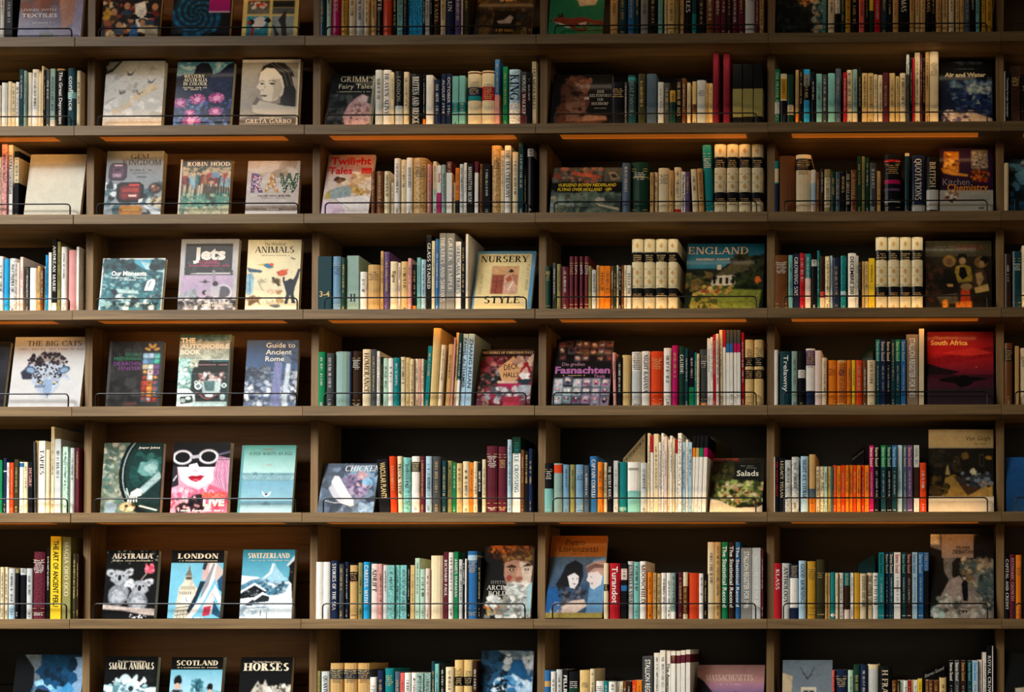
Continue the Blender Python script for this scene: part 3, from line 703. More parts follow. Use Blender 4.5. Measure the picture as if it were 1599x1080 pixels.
ANCHOR = {   # the face-out book each line of spines is counted from, and whether that book stands before or after them
    (0, 2): ('dark mottled book', -1), (1, 2): ("GRIMM'S Fairy Tales book", 1), (2, 2): ('Twilight Tales book', 1), (3, 2): ('NURSERY STYLE book', -1),
    (4, 2): ('DECK HALLS book', -1), (5, 2): ('CHICKEN book', 1), (6, 2): ('bearded face book', -1), (7, 2): ('blue glacier book', -1),
    (0, 3): ('running fox book', 1), (1, 3): ('brown figurine book', 1), (2, 3): ('FLYING OVER HOLLAND book', 1), (3, 3): ('ENGLAND cottage book', -1),
    (4, 3): ('black Fasnachten book', 1), (5, 3): ('Salads book', -1), (6, 3): ('book of two pale faces', 1), (7, 3): ('MASSACHUSETTS book', -1),
    (0, 4): ('dark floral book', 1), (1, 4): ('Air and Water book', -1), (2, 4): ('Kitchen Chemistry book', -1), (3, 4): ('robed figures book', -1),
    (4, 4): ('South Africa book', -1), (5, 4): ('cream banded picture book', -1), (6, 4): ('woodland walker book', -1), (7, 4): ('lit window book', 1),
    (0, 0): ('TEXTILES book', -1), (1, 0): ('upright beside the flying swallows book', -1), (2, 0): ('blank cream book', -1), (3, 0): ('upright beside the Our Minnesota book', -1),
    (5, 0): ('upright beside the black oval book', -1), (6, 0): ('upright beside the AUSTRALIA book', -1),
    (1, 5): ('upright beside the Air and Water book', 1), (2, 5): ('upright beside the Kitchen Chemistry book', 1), (3, 5): ('upright beside the robed figures book', 1),
    (4, 5): ('upright beside the South Africa book', 1), (6, 5): ('upright beside the woodland walker book', 1),
}
ORD = ('first second third fourth fifth sixth seventh eighth ninth tenth eleventh twelfth thirteenth fourteenth fifteenth sixteenth seventeenth '
       'eighteenth nineteenth twentieth twenty-first twenty-second twenty-third twenty-fourth twenty-fifth twenty-sixth twenty-seventh twenty-eighth '
       'twenty-ninth thirtieth thirty-first thirty-second thirty-third thirty-fourth thirty-fifth').split()

class Spine: pass
books = []
rng = random.Random(11)
for (r, b), text in SPINES.items():
    toks = text.split()
    row = []
    for tk in toks:
        head, *opts = tk.split('|')
        x0, x1, top, code = head.split(',')
        s = Spine()
        s.px0, s.px1, s.top, s.code = float(x0), float(x1), float(top), code
        s.r, s.b, s.opts = r, b, opts
        s.y0 = Y_BOOK + rng.uniform(-0.004, 0.008)
        ym = (s.top + TOPS[r + 1]) / 2
        zb = base_z(r)
        s.x0 = at(s.px0, ym, s.y0).x; s.x1 = at(s.px1, ym, s.y0).x
        s.h = at(s.px0, s.top, s.y0).z - zb
        s.zb = zb
        s.h = min(s.h, BZ[r] - BT - zb - 0.004)
        s.lean = 0.0; s.flat = False; s.mot = 0.0; s.horiz = False; s.notext = False; s.vell = False
        s.split = None; s.bands = []; s.txt = None
        for o in opts:
            if o[0] == 'l': s.lean = float(o[1:])
            elif o == 'f': s.flat = True
            elif o == 'm': s.mot = 0.75
            elif o == 'h': s.horiz = True
            elif o == 'v': s.vell = True; s.horiz = True
            elif o == 'x': s.notext = True
            elif o[0] == 's':
                i = 2
                while i < len(o) and o[i].isdigit(): i += 1
                s.split = (float('0' + o[1:i]), o[i:])
            elif o[0] == 'b':
                f0, rest = o[1:].split('-', 1)
                i = 0
                while rest[i] in '.0123456789': i += 1
                s.bands.append((float(f0), float(rest[:i]), rest[i:]))
            elif o[0] == 't':
                tx, c = o[1:].rsplit(':', 1); s.txt = (tx.replace('_', ' '), c)
        row.append(s)
    row.sort(key=lambda s: s.px0)
    n = len(row)
    lo, hi = XC[b] + PT_ / 2 + 0.001, XC[b + 1] - PT_ / 2 - 0.001
    for i, s in enumerate(row):
        if i and s.lean == 0 and row[i - 1].lean == 0 and s.x0 < row[i - 1].x1 + 0.0004: s.x0 = row[i - 1].x1 + 0.0004
        s.x1 = min(s.x1, hi); s.x0 = max(s.x0, lo)
        if s.x1 - s.x0 < 0.004: s.x1 = min(hi, s.x0 + 0.004); s.x0 = s.x1 - 0.004
        name, side = ANCHOR[(r, b)]
        s.order = i if side == 1 else n - 1 - i
        s.anchor = name
        vis_top, vis_bot = max(0, s.top), min(1080, TOPS[r + 1])
        s.area = max(0, min(s.px1, W) - max(0, s.px0)) * (vis_bot - vis_top)
    books.extend(row)

books.sort(key=lambda s: -s.area)
print('SPINES', len(books))

def make_spine(s):
    """cover, pages and lettering of one book as three MBs in its own frame: origin at the foot of the spine"""
    g = random.Random(int(s.px0 * 10) + s.r * 7919)
    w, h = s.x1 - s.x0, s.h
    w -= 0.0006
    d = max(0.10, min(0.205, h * (0.68 if s.flat else 0.72) + g.uniform(-0.01, 0.01)))
    base = shade(colr(s.code), g)
    yb_ = TOPS[s.r + 1]
    vis = (yb_ - s.top) / ((yb_ - s.top) + max(0, (1000 - yb_) * 0.0155))     # share of the spine that shows above the shelf's front edge
    if s.split: s.split = (s.split[0] * vis, s.split[1])
    s.bands = [(f0 * vis, 1.0 if f1 > 0.985 else f1 * vis, c) for f0, f1, c in s.bands]
    cuts = {0.0, 1.0}
    if s.split: cuts.add(s.split[0])
    for f0, f1, c in s.bands: cuts.update((f0, f1))
    cuts = sorted(cuts)
    def col_at(f):
        for f0, f1, c in s.bands:
            if f0 <= f <= f1: return colr(c)
        if s.split and f >= s.split[0]: return colr(s.split[1])
        return base
    mot = s.mot if s.mot else 0.06
    bands = []
    for a, b in zip(cuts, cuts[1:]):
        if b - a > 1e-4:
            bands.append((h * (1 - b), h * (1 - a), (*col_at((a + b) / 2), mot)))
    bands.sort(key=lambda q: q[0])
    round_ = (not s.flat) and w > 0.011
    cov, t = cover_geo(w, h, d, round_, bands, g)
    pag = pages_geo(w, h, d, t, 0.0006 if s.flat else 0.003, round_)
    tx = MB()
    y = -0.0005
    dark = s.code in DARKS
    ink = (*colr('GO' if dark and g.random() < 0.5 else ('W' if dark else g.choice(('DG', 'DG', 'DB', 'N', 'MR')))), 0)
    if s.horiz and round_ and not s.vell and not s.notext and not s.txt:          # gilt rules across a bound spine
        for f in (0.10, 0.16, 0.84, 0.88):
            tx.face([(-w * .46, y + w * .03, h * f - .0007), (w * .46, y + w * .03, h * f - .0007), (w * .46, y + w * .03, h * f + .0007), (-w * .46, y + w * .03, h * f + .0007)], (*colr('GO'), 0))
    if s.vell:                                              # ribbed half-leather volumes: a rule and a small stamp in each panel
        for f in (0.0105, .17, .40, .515, .63, .98):
            zz = h * (1 - f)
            tx.face([(-w * .45, y + w * .03, zz - .0012), (w * .45, y + w * .03, zz - .0012), (w * .45, y + w * .03, zz + .0004), (-w * .45, y + w * .03, zz + .0004)], (*colr('OL'), 0))
        for f in (.09, .45, .57, .93):
            zz = h * (1 - f); q = w * .17
            tx.face([(-q, y, zz), (0, y, zz - q * 1.5), (q, y, zz), (0, y, zz + q * 1.5)], (*colr('T'), 0))
        strokes(tx, w, h, h * .69, h * .79, (*colr('GO'), 0), g, y, True)
        strokes(tx, w, h, h * .18, h * .27, (*colr('T'), 0), g, y, True)
    elif s.txt:
        t_, c = s.txt
        f0, f1 = 0.06, 0.72
        n = len(t_)
        if t_ == 'Stereo Sound': f0, f1 = 0.03, 0.31
        elif n <= 5 and w > 0.05: f0, f1 = .6, .75
        elif n <= 7: f0, f1 = 0.08, 0.50
        elif n > 16: f0, f1 = 0.05, 0.85
        if t_ in ('3-4', 'II', 'BRIGHT', 'holy', 'KING'):
            pos = {'3-4': (.6, .7), 'II': (.65, .78), 'BRIGHT': (.05, .22), 'holy': (.08, .4), 'KING': (.08, .5)}[t_]
            spine_text(tx, t_, w, h, pos[0], pos[1], (*colr(c), 0), y, .8, across=t_ in ('3-4', 'II', 'BRIGHT'))
        else:
            spine_text(tx, t_, w, h, f0, f1, (*colr(c), 0), y, 0.5 if w > 0.03 else 0.62)
        if t_ == 'Stereo Sound':
            strokes(tx, w, h, h * .25, h * .62, (*colr('LG' if dark else 'DG'), 0), g, y, False, .3)
            strokes(tx, w, h, h * .03, h * .07, (*colr('W'), 0), g, y, True)
    elif not s.notext and w > 0.008:
        for f0, f1, c in s.bands:
            if f1 - f0 > 0.1 and w > .02:
                strokes(tx, w, h, h * (1 - f1) + .004, h * (1 - f0) - .004, (*colr('GO' if c in DARKS else 'DG'), 0), g, y, w > .028)
        if s.horiz or w > 0.036:
            strokes(tx, w, h, h * .68, h * g.uniform(.78, .9), ink, g, y, True)
            strokes(tx, w, h, h * .05, h * .10, ink, g, y, True)
        else:
            a = g.uniform(.82, .95); b_ = g.uniform(.30, .55)
            if not s.bands:
                strokes(tx, w, h, h * b_, h * a, ink, g, y, False, g.uniform(.28, .5))
            if g.random() < .7: strokes(tx, w, h, h * .05, h * g.uniform(.1, .2), ink, g, y, False, .35)
    return cov, pag, tx

def spine_matrix(s):
    loc = Vector(((s.x0 + s.x1) / 2, s.y0, s.zb))
    a = 0.0
    if s.lean:
        dx = s.lean * 0.0027          # foot displaced against the head
        a = -math.atan2(dx, s.h)
        w = s.x1 - s.x0
        loc.x += dx
        loc.z += abs(math.sin(a)) * w / 2
    return loc, (0, a, 0)

MAXB = 300
rest = MB(); rest_p = MB(); rest_t = MB()
for i, s in enumerate(books):
    cov, pag, tx = make_spine(s)
    loc, rot = spine_matrix(s)
    w = s.x1 - s.x0
    if i < MAXB:
        root = cov.build('book', M_CLOTH if (not s.flat and s.notext) else M_PRINT, None, loc, rot)
        pag.build('pages', M_PAPER, root, color=False)
        if tx.f:
            tx.build('spine_lettering', M_PRINT, root, fix=False)
        size = 'thick ' if w > 0.04 else ('thin ' if w < 0.016 else '')
        if not size and s.h > 0.27: size = 'tall '
        word = PAL[s.code][1]
        lab = f'{size}{word} book, {ORD[s.order]} spine from the {s.anchor}'
        tag(root, lab, 'book', 'books standing spine out on the shelves')
    else:
        mt = Matrix.Translation(loc) @ Matrix.Rotation(rot[1], 4, 'Y')
        rest.add(cov, mt); rest_p.add(pag, mt); rest_t.add(tx, mt)
if rest.f:
    ro = rest.build('narrow_books', M_PRINT)
    tag(ro, 'many narrow book spines squeezed between the wider books on all shelves', 'books', None, 'stuff')
    rest_p.build('pages', M_PAPER, ro, color=False)
    rest_t.build('spine_lettering', M_PRINT, ro, fix=False)

# ------------------------------------------------------------------ face-out books: the printed picture on each cover
import numpy as np

def _gauss(a, sg):
    """separable blur of a 2-D mask"""
    r = max(1, int(sg * 2.5 + 0.5))
    k = np.exp(-0.5 * (np.arange(-r, r + 1) / sg) ** 2); k /= k.sum()
    for ax in (0, 1):
        pad = [(0, 0), (0, 0)]; pad[ax] = (r, r)
        q = np.pad(a, pad, mode='edge')
        n = a.shape[ax]
        a = sum(k[i] * (q[i:i + n] if ax == 0 else q[:, i:i + n]) for i in range(2 * r + 1))
    return a

def _noise(h, w, rs):
    """smooth many-scaled grain in -1..1"""
    out = np.zeros((h, w))
    for step, amp in ((16, .5), (7, .7), (3, .8), (1.4, .6)):
        gh, gw = int(h / step) + 3, int(w / step) + 3
        g = rs.uniform(-1, 1, (gh, gw))
        y = np.arange(h) / step; x = np.arange(w) / step
        yi, xi = y.astype(int), x.astype(int); fy, fx = (y - yi)[:, None], (x - xi)[None, :]
        out += amp * (g[yi][:, xi] * (1 - fy) * (1 - fx) + g[yi + 1][:, xi] * fy * (1 - fx) + g[yi][:, xi + 1] * (1 - fy) * fx + g[yi + 1][:, xi + 1] * fy * fx)
    return out

class Art:
    """cover artwork as layers of printed colour; u runs 0..1 across, v runs 0..1 DOWN the cover.
    The layers are laid over each other into a fine grid of vertex colours, soft-edged where the picture is a photograph."""
    CELL = 0.0030
    def __init__(s, w, h, seed, vis=1.0):
        s.w, s.h = w, h
        s.vis = vis          # share of the cover that shows above the shelf's front edge
        s.vmap = (1.0, 0.0)
        s.txt = MB()
        s.lay = []
        s.k = 0
        s.g = random.Random(seed)
        s.rs = np.random.RandomState(seed)
    def fv(s, v):
        return 1.0 if v >= 0.999 else (v * s.vmap[0] + s.vmap[1]) * s.vis
    def xy(s, u, v):
        v = s.fv(v)
        return ((u - 0.5) * s.w, -(0.0004 + s.k * 0.000004), (1 - v) * s.h)
    def put(s, pts, c, m=0.0, to=None):
        if to is not None:
            c = (*colr(c), m)
            to.face([s.xy(max(0, min(1, u)), max(0, min(1, v))) for u, v in pts], c)
        else:
            s.lay.append((pts, colr(c), None, m))
    def picture(s):
        nx, ny = max(8, int(s.w / s.CELL)), max(8, int(s.h / s.CELL))
        RX, RY = 2 * nx + 1, 2 * ny + 1
        img = np.zeros((RY, RX, 3)); img[:] = s.lay[0][1]
        grain = _noise(RY, RX, s.rs); mot = np.zeros((RY, RX))
        for pts, c, c2, m in s.lay:
            P = [(u * (RX - 1), s.fv(v) * (RY - 1)) for u, v in pts]
            sg = 0.55 + min(m, .45) * 2.6
            pad = int(sg * 3) + 2
            x0 = max(0, int(min(q[0] for q in P)) - pad); x1 = min(RX, int(max(q[0] for q in P)) + pad + 2)
            y0 = max(0, int(min(q[1] for q in P)) - pad); y1 = min(RY, int(max(q[1] for q in P)) + pad + 2)
            if x1 - x0 < 1 or y1 - y0 < 1: continue
            X, Y = np.meshgrid(np.arange(x0, x1), np.arange(y0, y1))
            ins = np.zeros(X.shape, bool)
            n = len(P)
            for i in range(n):
                (ax, ay), (bx, by) = P[i], P[(i + 1) % n]
                if ay == by: continue
                cr = ((ay > Y) != (by > Y)) & (X < (bx - ax) * (Y - ay) / (by - ay) + ax)
                ins ^= cr
            # pieces that touch the trim edge run off it
            ins = ins.astype(float)
            if max(q[0] for q in P) >= RX - 1.5 and x1 == RX and ins.shape[1] > 1: ins[:, -1] = ins[:, -2]
            if max(q[1] for q in P) >= RY - 1.5 and y1 == RY and ins.shape[0] > 1: ins[-1] = ins[-2]
            al = _gauss(ins, sg)[..., None]
            if c2 is not None:
                ys = np.array([q[1] for q in P]); t = np.clip((Y - ys.min()) / max(1, ys.max() - ys.min()), 0, 1)[..., None]
                col = np.array(c) * (1 - t) + np.array(c2) * t
            else:
                col = np.array(c)
            img[y0:y1, x0:x1] = img[y0:y1, x0:x1] * (1 - al) + col * al
            mot[y0:y1, x0:x1] = mot[y0:y1, x0:x1] * (1 - al[..., 0]) + m * al[..., 0]
        img = np.clip(img * (1 + 0.85 * (mot * grain)[..., None]), 0, 1)[::2, ::2]
        vs = []; cs = []
        for j in range(ny + 1):
            z = s.h * (1 - j / ny)
            for i in range(nx + 1):
                vs.append(((i / nx - 0.5) * s.w, -0.0003, z))
        fs = [(j * (nx + 1) + i, (j + 1) * (nx + 1) + i, (j + 1) * (nx + 1) + i + 1, j * (nx + 1) + i + 1) for j in range(ny) for i in range(nx)]
        me = bpy.data.meshes.new('cover_picture')
        me.from_pydata(vs, [], fs)
        ca = me.color_attributes.new('Col', 'FLOAT_COLOR', 'POINT')
        full = np.concatenate([img.reshape(-1, 3), np.full(((ny + 1) * (nx + 1), 1), 0.06)], axis=1)
        ca.data.foreach_set('color', full.astype(np.float32).ravel())
        me.update()
        return me
    def R(s, u0, v0, u1, v1, c, m=0.0, c2=None, n=1):
        s.k += 1
        if c2 is None:
            s.put([(u0, v1), (u1, v1), (u1, v0), (u0, v0)], c, m)
        else:
            s.lay.append(([(u0, v1), (u1, v1), (u1, v0), (u0, v0)], colr(c), colr(c2), m))
        return s
    def P(s, pts, c, m=0.0):
        s.k += 1
        s.put(pts, c, m); return s
    def E(s, u, v, ru, rv, c, m=0.0, rot=0.0, n=20):
        s.k += 1
        rv = ru if rv is None else rv
        a = math.radians(rot); p = []
        for i in range(n):
            t = 2 * math.pi * i / n
            x, y = ru * math.cos(t), rv * math.sin(t)
            x, y = x * math.cos(a) - y * math.sin(a), x * math.sin(a) + y * math.cos(a)
            p.append((u + x, v + y * s.w / s.h))
        s.put(p, c, m); return s
    def J(s, u, v, ru, rv, c, m=0.0, jag=0.35, n=13):
        s.k += 1
        p = []
        for i in range(n):
            t = 2 * math.pi * i / n; q = 1 + s.g.uniform(-jag, jag)
            p.append((u + ru * q * math.cos(t), v + rv * q * math.sin(t) * s.w / s.h))
        s.put(p, c, m); return s
    def S(s, u0, v0, u1, v1, n, lo, hi, pal, m=0.0, jag=0.45, k=8):
        pal = pal.split()
        n = int(n * 2.2); lo, hi = lo * .55, hi * .75
        for i in range(n):
            q = s.g.uniform(lo, hi); s.k -= 0.6
            s.J(s.g.uniform(u0, u1), s.g.uniform(v0, v1), q, q * s.g.uniform(.5, 1.3), s.g.choice(pal), m, jag, k)
        return s
    def L(s, pts, wd, c, m=0.0):
        s.k += 1
        A = s.w / s.h
        for (a, b), (c0, d) in zip(pts, pts[1:]):
            dx, dy = c0 - a, (d - b) / A
            q = math.hypot(dx, dy) or 1
            nx, ny = -dy / q * wd / 2, dx / q * wd / 2 * A
            s.put([(a + nx, b + ny), (c0 + nx, d + ny), (c0 - nx, d - ny), (a - nx, b - ny)], c, m)
        return s
    def T(s, t, u, v, h, c, al='c', w=None, bold=0.02, slant=0.0, rot=0.0):
        """lettering of cap height h (part of the cover's height) with its foot at v, squeezed to width w when given"""
        s.k += 1
        vs, fs, x0, x1, y0, y1 = text_geo(t, bold)
        cap = 0.73
        sy = h * s.h / cap
        sx = sy if w is None else w * s.w / (x1 - x0)
        off = {'c': (x0 + x1) / 2, 'l': x0, 'r': x1}[al]
        bx, _, bz = s.xy(u, v); y = -(0.0005 + s.k * 0.000004)
        ca, sa = math.cos(math.radians(rot)), math.sin(math.radians(rot))
        col = (*colr(c), 0); n = len(s.txt.v)
        for p in vs:
            X, Z = (p[0] - off) * sx + slant * p[1] * sy, p[1] * sy
            X, Z = X * ca - Z * sa, X * sa + Z * ca
            X, Z = bx + X, bz + Z
            s.txt.v.append((max(-s.w / 2, min(s.w / 2, X)), y, max(0, min(s.h, Z))))
        for f in fs:
            s.txt.f.append(tuple(n + i for i in f)); s.txt.c.append(col)
        return s
    def X(s, u0, v, u1, h, c, dens=0.85):
        """a line of lettering too small to read"""
        s.k += 1
        u = u0
        while u < u1:
            q = s.g.uniform(.008, .022)
            if s.g.random() < dens:
                s.put([(u, v), (u + q, v), (u + q, v - h * s.g.uniform(.6, 1)), (u, v - h * s.g.uniform(.6, 1))], c, 0, s.txt)
            u += q + .009
        return s

A_ = {}
def art(f):
    A_[f.__name__] = f
    return f

# --- second bay: three books cover out on every shelf
@art
def crowd(a):
    a.R(0, 0, 1, 1, '14110d').S(.03, 0, .95, 1, 60, .03, .09, '8a4a22 c98f3a 2a1c12 d9b27a 5a2a1a e8dcc0 3b2b1d a33a1e', .5)
    a.J(.12, .62, .12, .1, 'd99a1e', .4).P([(.55, .45), (.72, .4), (.8, .8), (.6, .86)], 'efe7d2', .3)
    for u, v in ((.2, .58), (.42, .48), (.5, .72), (.7, .78), (.82, .66), (.3, .82), (.9, .5)):
        a.E(u, v - .035, .075, .05, '1a1410').E(u, v, .05, .06, 'c08a5c', .3).P([(u - .09, v + .16), (u - .05, v + .06), (u + .05, v + .06), (u + .1, v + .16)], a.g.choice(('6b2418', '2c3c4c', 'd8c8a0', '4a3018')), .3)
    a.P([(.5, .84), (.62, .8), (.64, 1), (.48, 1)], '2d5f8c', .4).P([(.75, .84), (.97, .84), (.99, 1), (.78, 1)], 'a49878', .4)
    for u, v in ((.82, .67), (.55, .69)):
        a.E(u, v, .11, .03, '0d0b0a').E(u, v - .02, .06, .045, '0d0b0a')

@art
def spiral(a):
    a.R(0, 0, 1, 1, '06080c').E(.42, .6, .44, .46, '06252c', .3)
    for arm in range(5):
        p = []
        for i in range(26):
            t = i / 25; th = arm * 1.256 + t * 4.6; r = .03 + .40 * t
            p.append((.42 + r * math.cos(th), .60 + r * math.sin(th) * a.w / a.h))
        for i in range(25):
            a.L(p[i:i + 2], .02 + .05 * i / 25, '0e4a6c' if i % 3 else '13688f', .3)
        a.k -= 20
    a.R(.62, .3, .98, .56, 'a0136e').R(.62, .53, .98, .56, 'c9a6bd').X(.94, .64, .99, .02, 'W')

@art
def photo_grid(a):
    a.R(0, 0, 1, 1, 'ead27c')
    for u0, v0, u1, v1, c, c2 in ((.08, .02, .48, .4, '5a8aa0', '2c4a50'), (.53, .02, .93, .4, '8a9a90', '3a4a40'), (.08, .43, .48, .66, '4a4238', '7c7a68'), (.53, .43, .93, .55, '2a2c28', '15160f'),
                              (.53, .55, .93, .66, '5c615c', '5c615c'), (.08, .69, .48, 1, '3aa0b0', '1c5a68'), (.53, .69, .93, 1, '9aa8a0', '7e8c88')):
        a.R(u0, v0, u1, v1, c, .3, c2)
    a.S(.12, .44, .44, .55, 8, .03, .07, 'd8501c b8381a e8e0d0', .3).E(.3, .8, .13, .1, 'e9e2d4', .1, -20).J(.16, .79, .05, .05, '1a1a1c').E(.13, .8, .035, .03, 'a8281c').J(.46, .76, .06, .04, '15181c')
    a.P([(.64, .76), (.78, .58), (.78, .76), (.84, 1), (.74, 1), (.7, .84)], '3c3434').R(.17, .88, .22, 1, 'a8241c').L([(.56, .84), (.66, 1)], .03, '3a3c38')

@art
def swallows(a):
    a.R(0, 0, 1, 1, '8a877c', .12, 'd2cec4').P([(.0, .0), (.28, 0), (.12, .17), (0, .22)], '2a2a26').P([(.05, .02), (.22, .01), (.1, .12), (.02, .16)], '7c7a70')
    a.S(0, .05, 1, .5, 18, .02, .07, '7a776c 97948a', .2).S(0, .55, 1, 1, 14, .05, .12, 'dad6cc c6c2b8', .15)
    for u, v, q in ((.42, .17, .2), (.78, .29, .26), (.3, .46, .2), (.6, .47, .24)):
        a.P([(u - .07, v - .02), (u - .02, v + .03), (u + .01, v + .035), (u + q * .9, v - .12), (u + q * .4, v - .03), (u + .03, v + .06), (u - .03, v + .07)], '24231f').E(u - .03, v + .045, .03, .018, '24231f')
    a.L([(.02, .66), (.2, .57)], .012, '5a574e').J(.9, .86, .1, .1, 'b0ac9f')
    a.T('WARM', .2, .86, .085, 'd9b36a', 'l', .34, .02, 0, 32).T('MEMOIRE', .52, .65, .085, 'd9b36a', 'l', .48, .02, 0, 34)
    a.R(0, .9, 1, 1, 'cbb9a0', .15)

@art
def western(a):
    a.R(0, 0, 1, .32, '3f7688', .25, '8aa7a8').S(.05, .02, .9, .12, 10, .04, .1, '8fb4bc b4c0b8 4d8494', .2).R(0, .22, 1, 1, '1c2540', .25)
    a.P([(0, .28), (.1, .2), (.3, .19), (.34, .06), (.42, .01), (.55, .02), (.62, .12), (.64, .2), (.75, .17), (.88, .05), (1, .0), (1, .4), (0, .4)], '12151f')
    a.P([(.6, .22), (.9, .12), (1, .1), (1, .6), (.5, .5)], '222b48', .2).S(.45, .25, 1, .62, 25, .03, .08, '1b2340 2b3556 202a44', .2)
    a.S(.0, .62, 1, 1, 80, .02, .055, '2c3f78 18203c 4a68a0 6a88b8 131a30 3a4f8c', .3)
    for u, v, q in ((.1, .66, .12), (.4, .6, .13), (.73, .58, .13), (.28, .82, .09), (.73, .8, .11), (.32, .95, .15)):
        for i in range(16):
            t = i * .3927 + a.g.uniform(-.1, .1); a.P([(u, v + .02), (u + q * math.cos(t - .12), v + q * math.sin(t - .12) * .6), (u + q * 1.15 * math.cos(t), v + q * 1.15 * math.sin(t) * .6), (u + q * math.cos(t + .12), v + q * math.sin(t + .12) * .6)], a.g.choice(('d15aa4', 'e07cba', 'b8408c')))
        a.k -= 13; a.J(u, v, q * .5, q * .4, 'e79ccb')
    for i, t in enumerate(('WESTERN', 'AUSTRALIA', 'IN COLOUR')):
        a.T(t, .13, .255 + i * .062, .046, 'ddd6bc', 'l', (.36, .42, .42)[i], .03)
    a.X(.13, .425, .55, .024, 'c9c0a0').X(.13, .455, .48, .024, 'c9c0a0')

@art
def portrait(a):
    a.R(0, 0, 1, 1, 'd8cbb2').R(.0, .045, .97, 1, '8c8270', .12, 'a3988a').P([(0, .06), (.35, .06), (.26, .5), (0, .6)], '9a9080', .1)
    a.P([(.28, .28), (.36, .1), (.52, .04), (.72, .05), (.88, .18), (.95, .42), (.95, .74), (.8, .74), (.62, .7), (.7, .55), (.68, .3), (.5, .2), (.36, .24)], '1d1a17', .3)     # hair
    a.L([(.5, .07), (.72, .2), (.8, .42)], .02, '4a423a').L([(.56, .06), (.8, .2), (.88, .42)], .014, '5a5046')
    a.P([(.32, .2), (.42, .13), (.56, .14), (.69, .26), (.74, .42), (.72, .55), (.62, .64), (.5, .665), (.4, .64), (.36, .58), (.33, .53), (.345, .49), (.3, .46), (.26, .43), (.31, .36), (.3, .28)], 'd9cdb8')   # face turned aside
    a.P([(.52, .3), (.66, .3), (.72, .46), (.66, .58), (.54, .64), (.56, .48)], 'b8ab96').P([(.4, .63), (.5, .66), (.62, .63), (.68, .56), (.68, .68), (.5, .72)], '8c8070')
    a.E(.53, .375, .055, .018, '2a2622', 0, 8).E(.53, .378, .022, .02, '0d0c0b').E(.36, .375, .038, .016, '2a2622').E(.355, .378, .016, .018, '0d0c0b')
    a.L([(.46, .34), (.52, .325), (.6, .345)], .014, '2a2420').L([(.32, .345), (.36, .33), (.4, .34)], .012, '2a2420')
    a.P([(.39, .36), (.43, .44), (.4, .46)], 'b0a38f').P([(.34, .555), (.4, .545), (.47, .56), (.43, .578), (.36, .575)], '4a3a36').E(.37, .475, .018, .01, '6a5e52')
    a.P([(.2, .7), (.3, .64), (.5, .67), (.75, .72), (.97, .74), (.97, .9), (.6, .92), (.3, .9), (.22, .82)], 'c9bda8').P([(.2, .8), (.4, .88), (.97, .86), (.97, .93), (.3, .93)], '9a8e7c')
    a.P([(0, .92), (.3, .84), (.97, .9), (.97, 1), (0, 1)], '6b5f50', .2).P([(.28, .58), (.34, .62), (.28, .7), (.2, .7)], '5c5144').P([(.86, .26), (.96, .3), (.97, .52), (.9, .4)], 'a89c88')
    a.X(.34, .915, .72, .022, 'C').T('GRETA GARBO', .5, .985, .052, 'efe8d8', 'c', .78, .0)

@art
def gems(a):
    a.R(0, 0, 1, 1, '7d8488', .12, '9aa4a6').P([(0, .5), (.25, .55), (.1, .7), (0, .66)], 'dfe8ea').S(0, .55, 1, 1, 26, .05, .14, '3a5a60 b8c4c4 1f2c30 dfe6e4 4a6c70', .3)
    a.P([(.05, .24), (.1, .19), (.32, .19), (.37, .24), (.37, .43), (.32, .475), (.09, .475), (.04, .43)], '3a2434').P([(.11, .25), (.31, .25), (.31, .39), (.11, .39)], '57364e', .4).R(.14, .22, .28, .245, 'c9b0bc').R(.12, .37, .27, .42, 'a48898', .5).R(.15, .28, .24, .32, '271522')
    a.P([(.2, .54), (.28, .5), (.6, .5), (.68, .55), (.69, .78), (.62, .83), (.26, .83), (.2, .76)], '120c0e').P([(.26, .58), (.34, .55), (.56, .55), (.62, .59), (.62, .74), (.56, .78), (.3, .78), (.26, .73)], '6a1a1c', .5)
    a.R(.3, .6, .58, .66, 'a8382e', .3).R(.42, .53, .6, .56, 'd8403a').R(.42, .7, .56, .74, 'efc4b4').R(.3, .69, .4, .75, '8c2620').P([(.6, .78), (.68, .76), (.66, .82), (.6, .84)], 'eee8e4')
    a.E(.88, .6, .12, .115, '2b1a16', .3).S(.8, .54, .96, .66, 22, .015, .035, 'a86848 5a2c20 d8a888 140c0a', .3).P([(.28, .88), (.66, .88), (.68, .97), (.6, 1), (.3, 1), (.26, .95)], 'b8741c', .3).R(.32, .93, .62, .96, 'e0b060').S(.78, .74, .98, .88, 8, .03, .06, '3a2a18 8a6a38 d8c8a0', .3)
    a.L([(.7, .88), (1, 1)], .03, 'dfe6e6').T('GEM', .58, .125, .068, '26282b', 'c', .32, .0).T('KINGDOM', .62, .225, .078, '26282b', 'c', .68, .0)
    a.X(.42, .32, .8, .028, '3c4042', .7).X(.5, .35, .72, .015, '5a5e60').X(.46, .37, .76, .015, '5a5e60').X(.5, .43, .72, .025, '3c4042', .7)

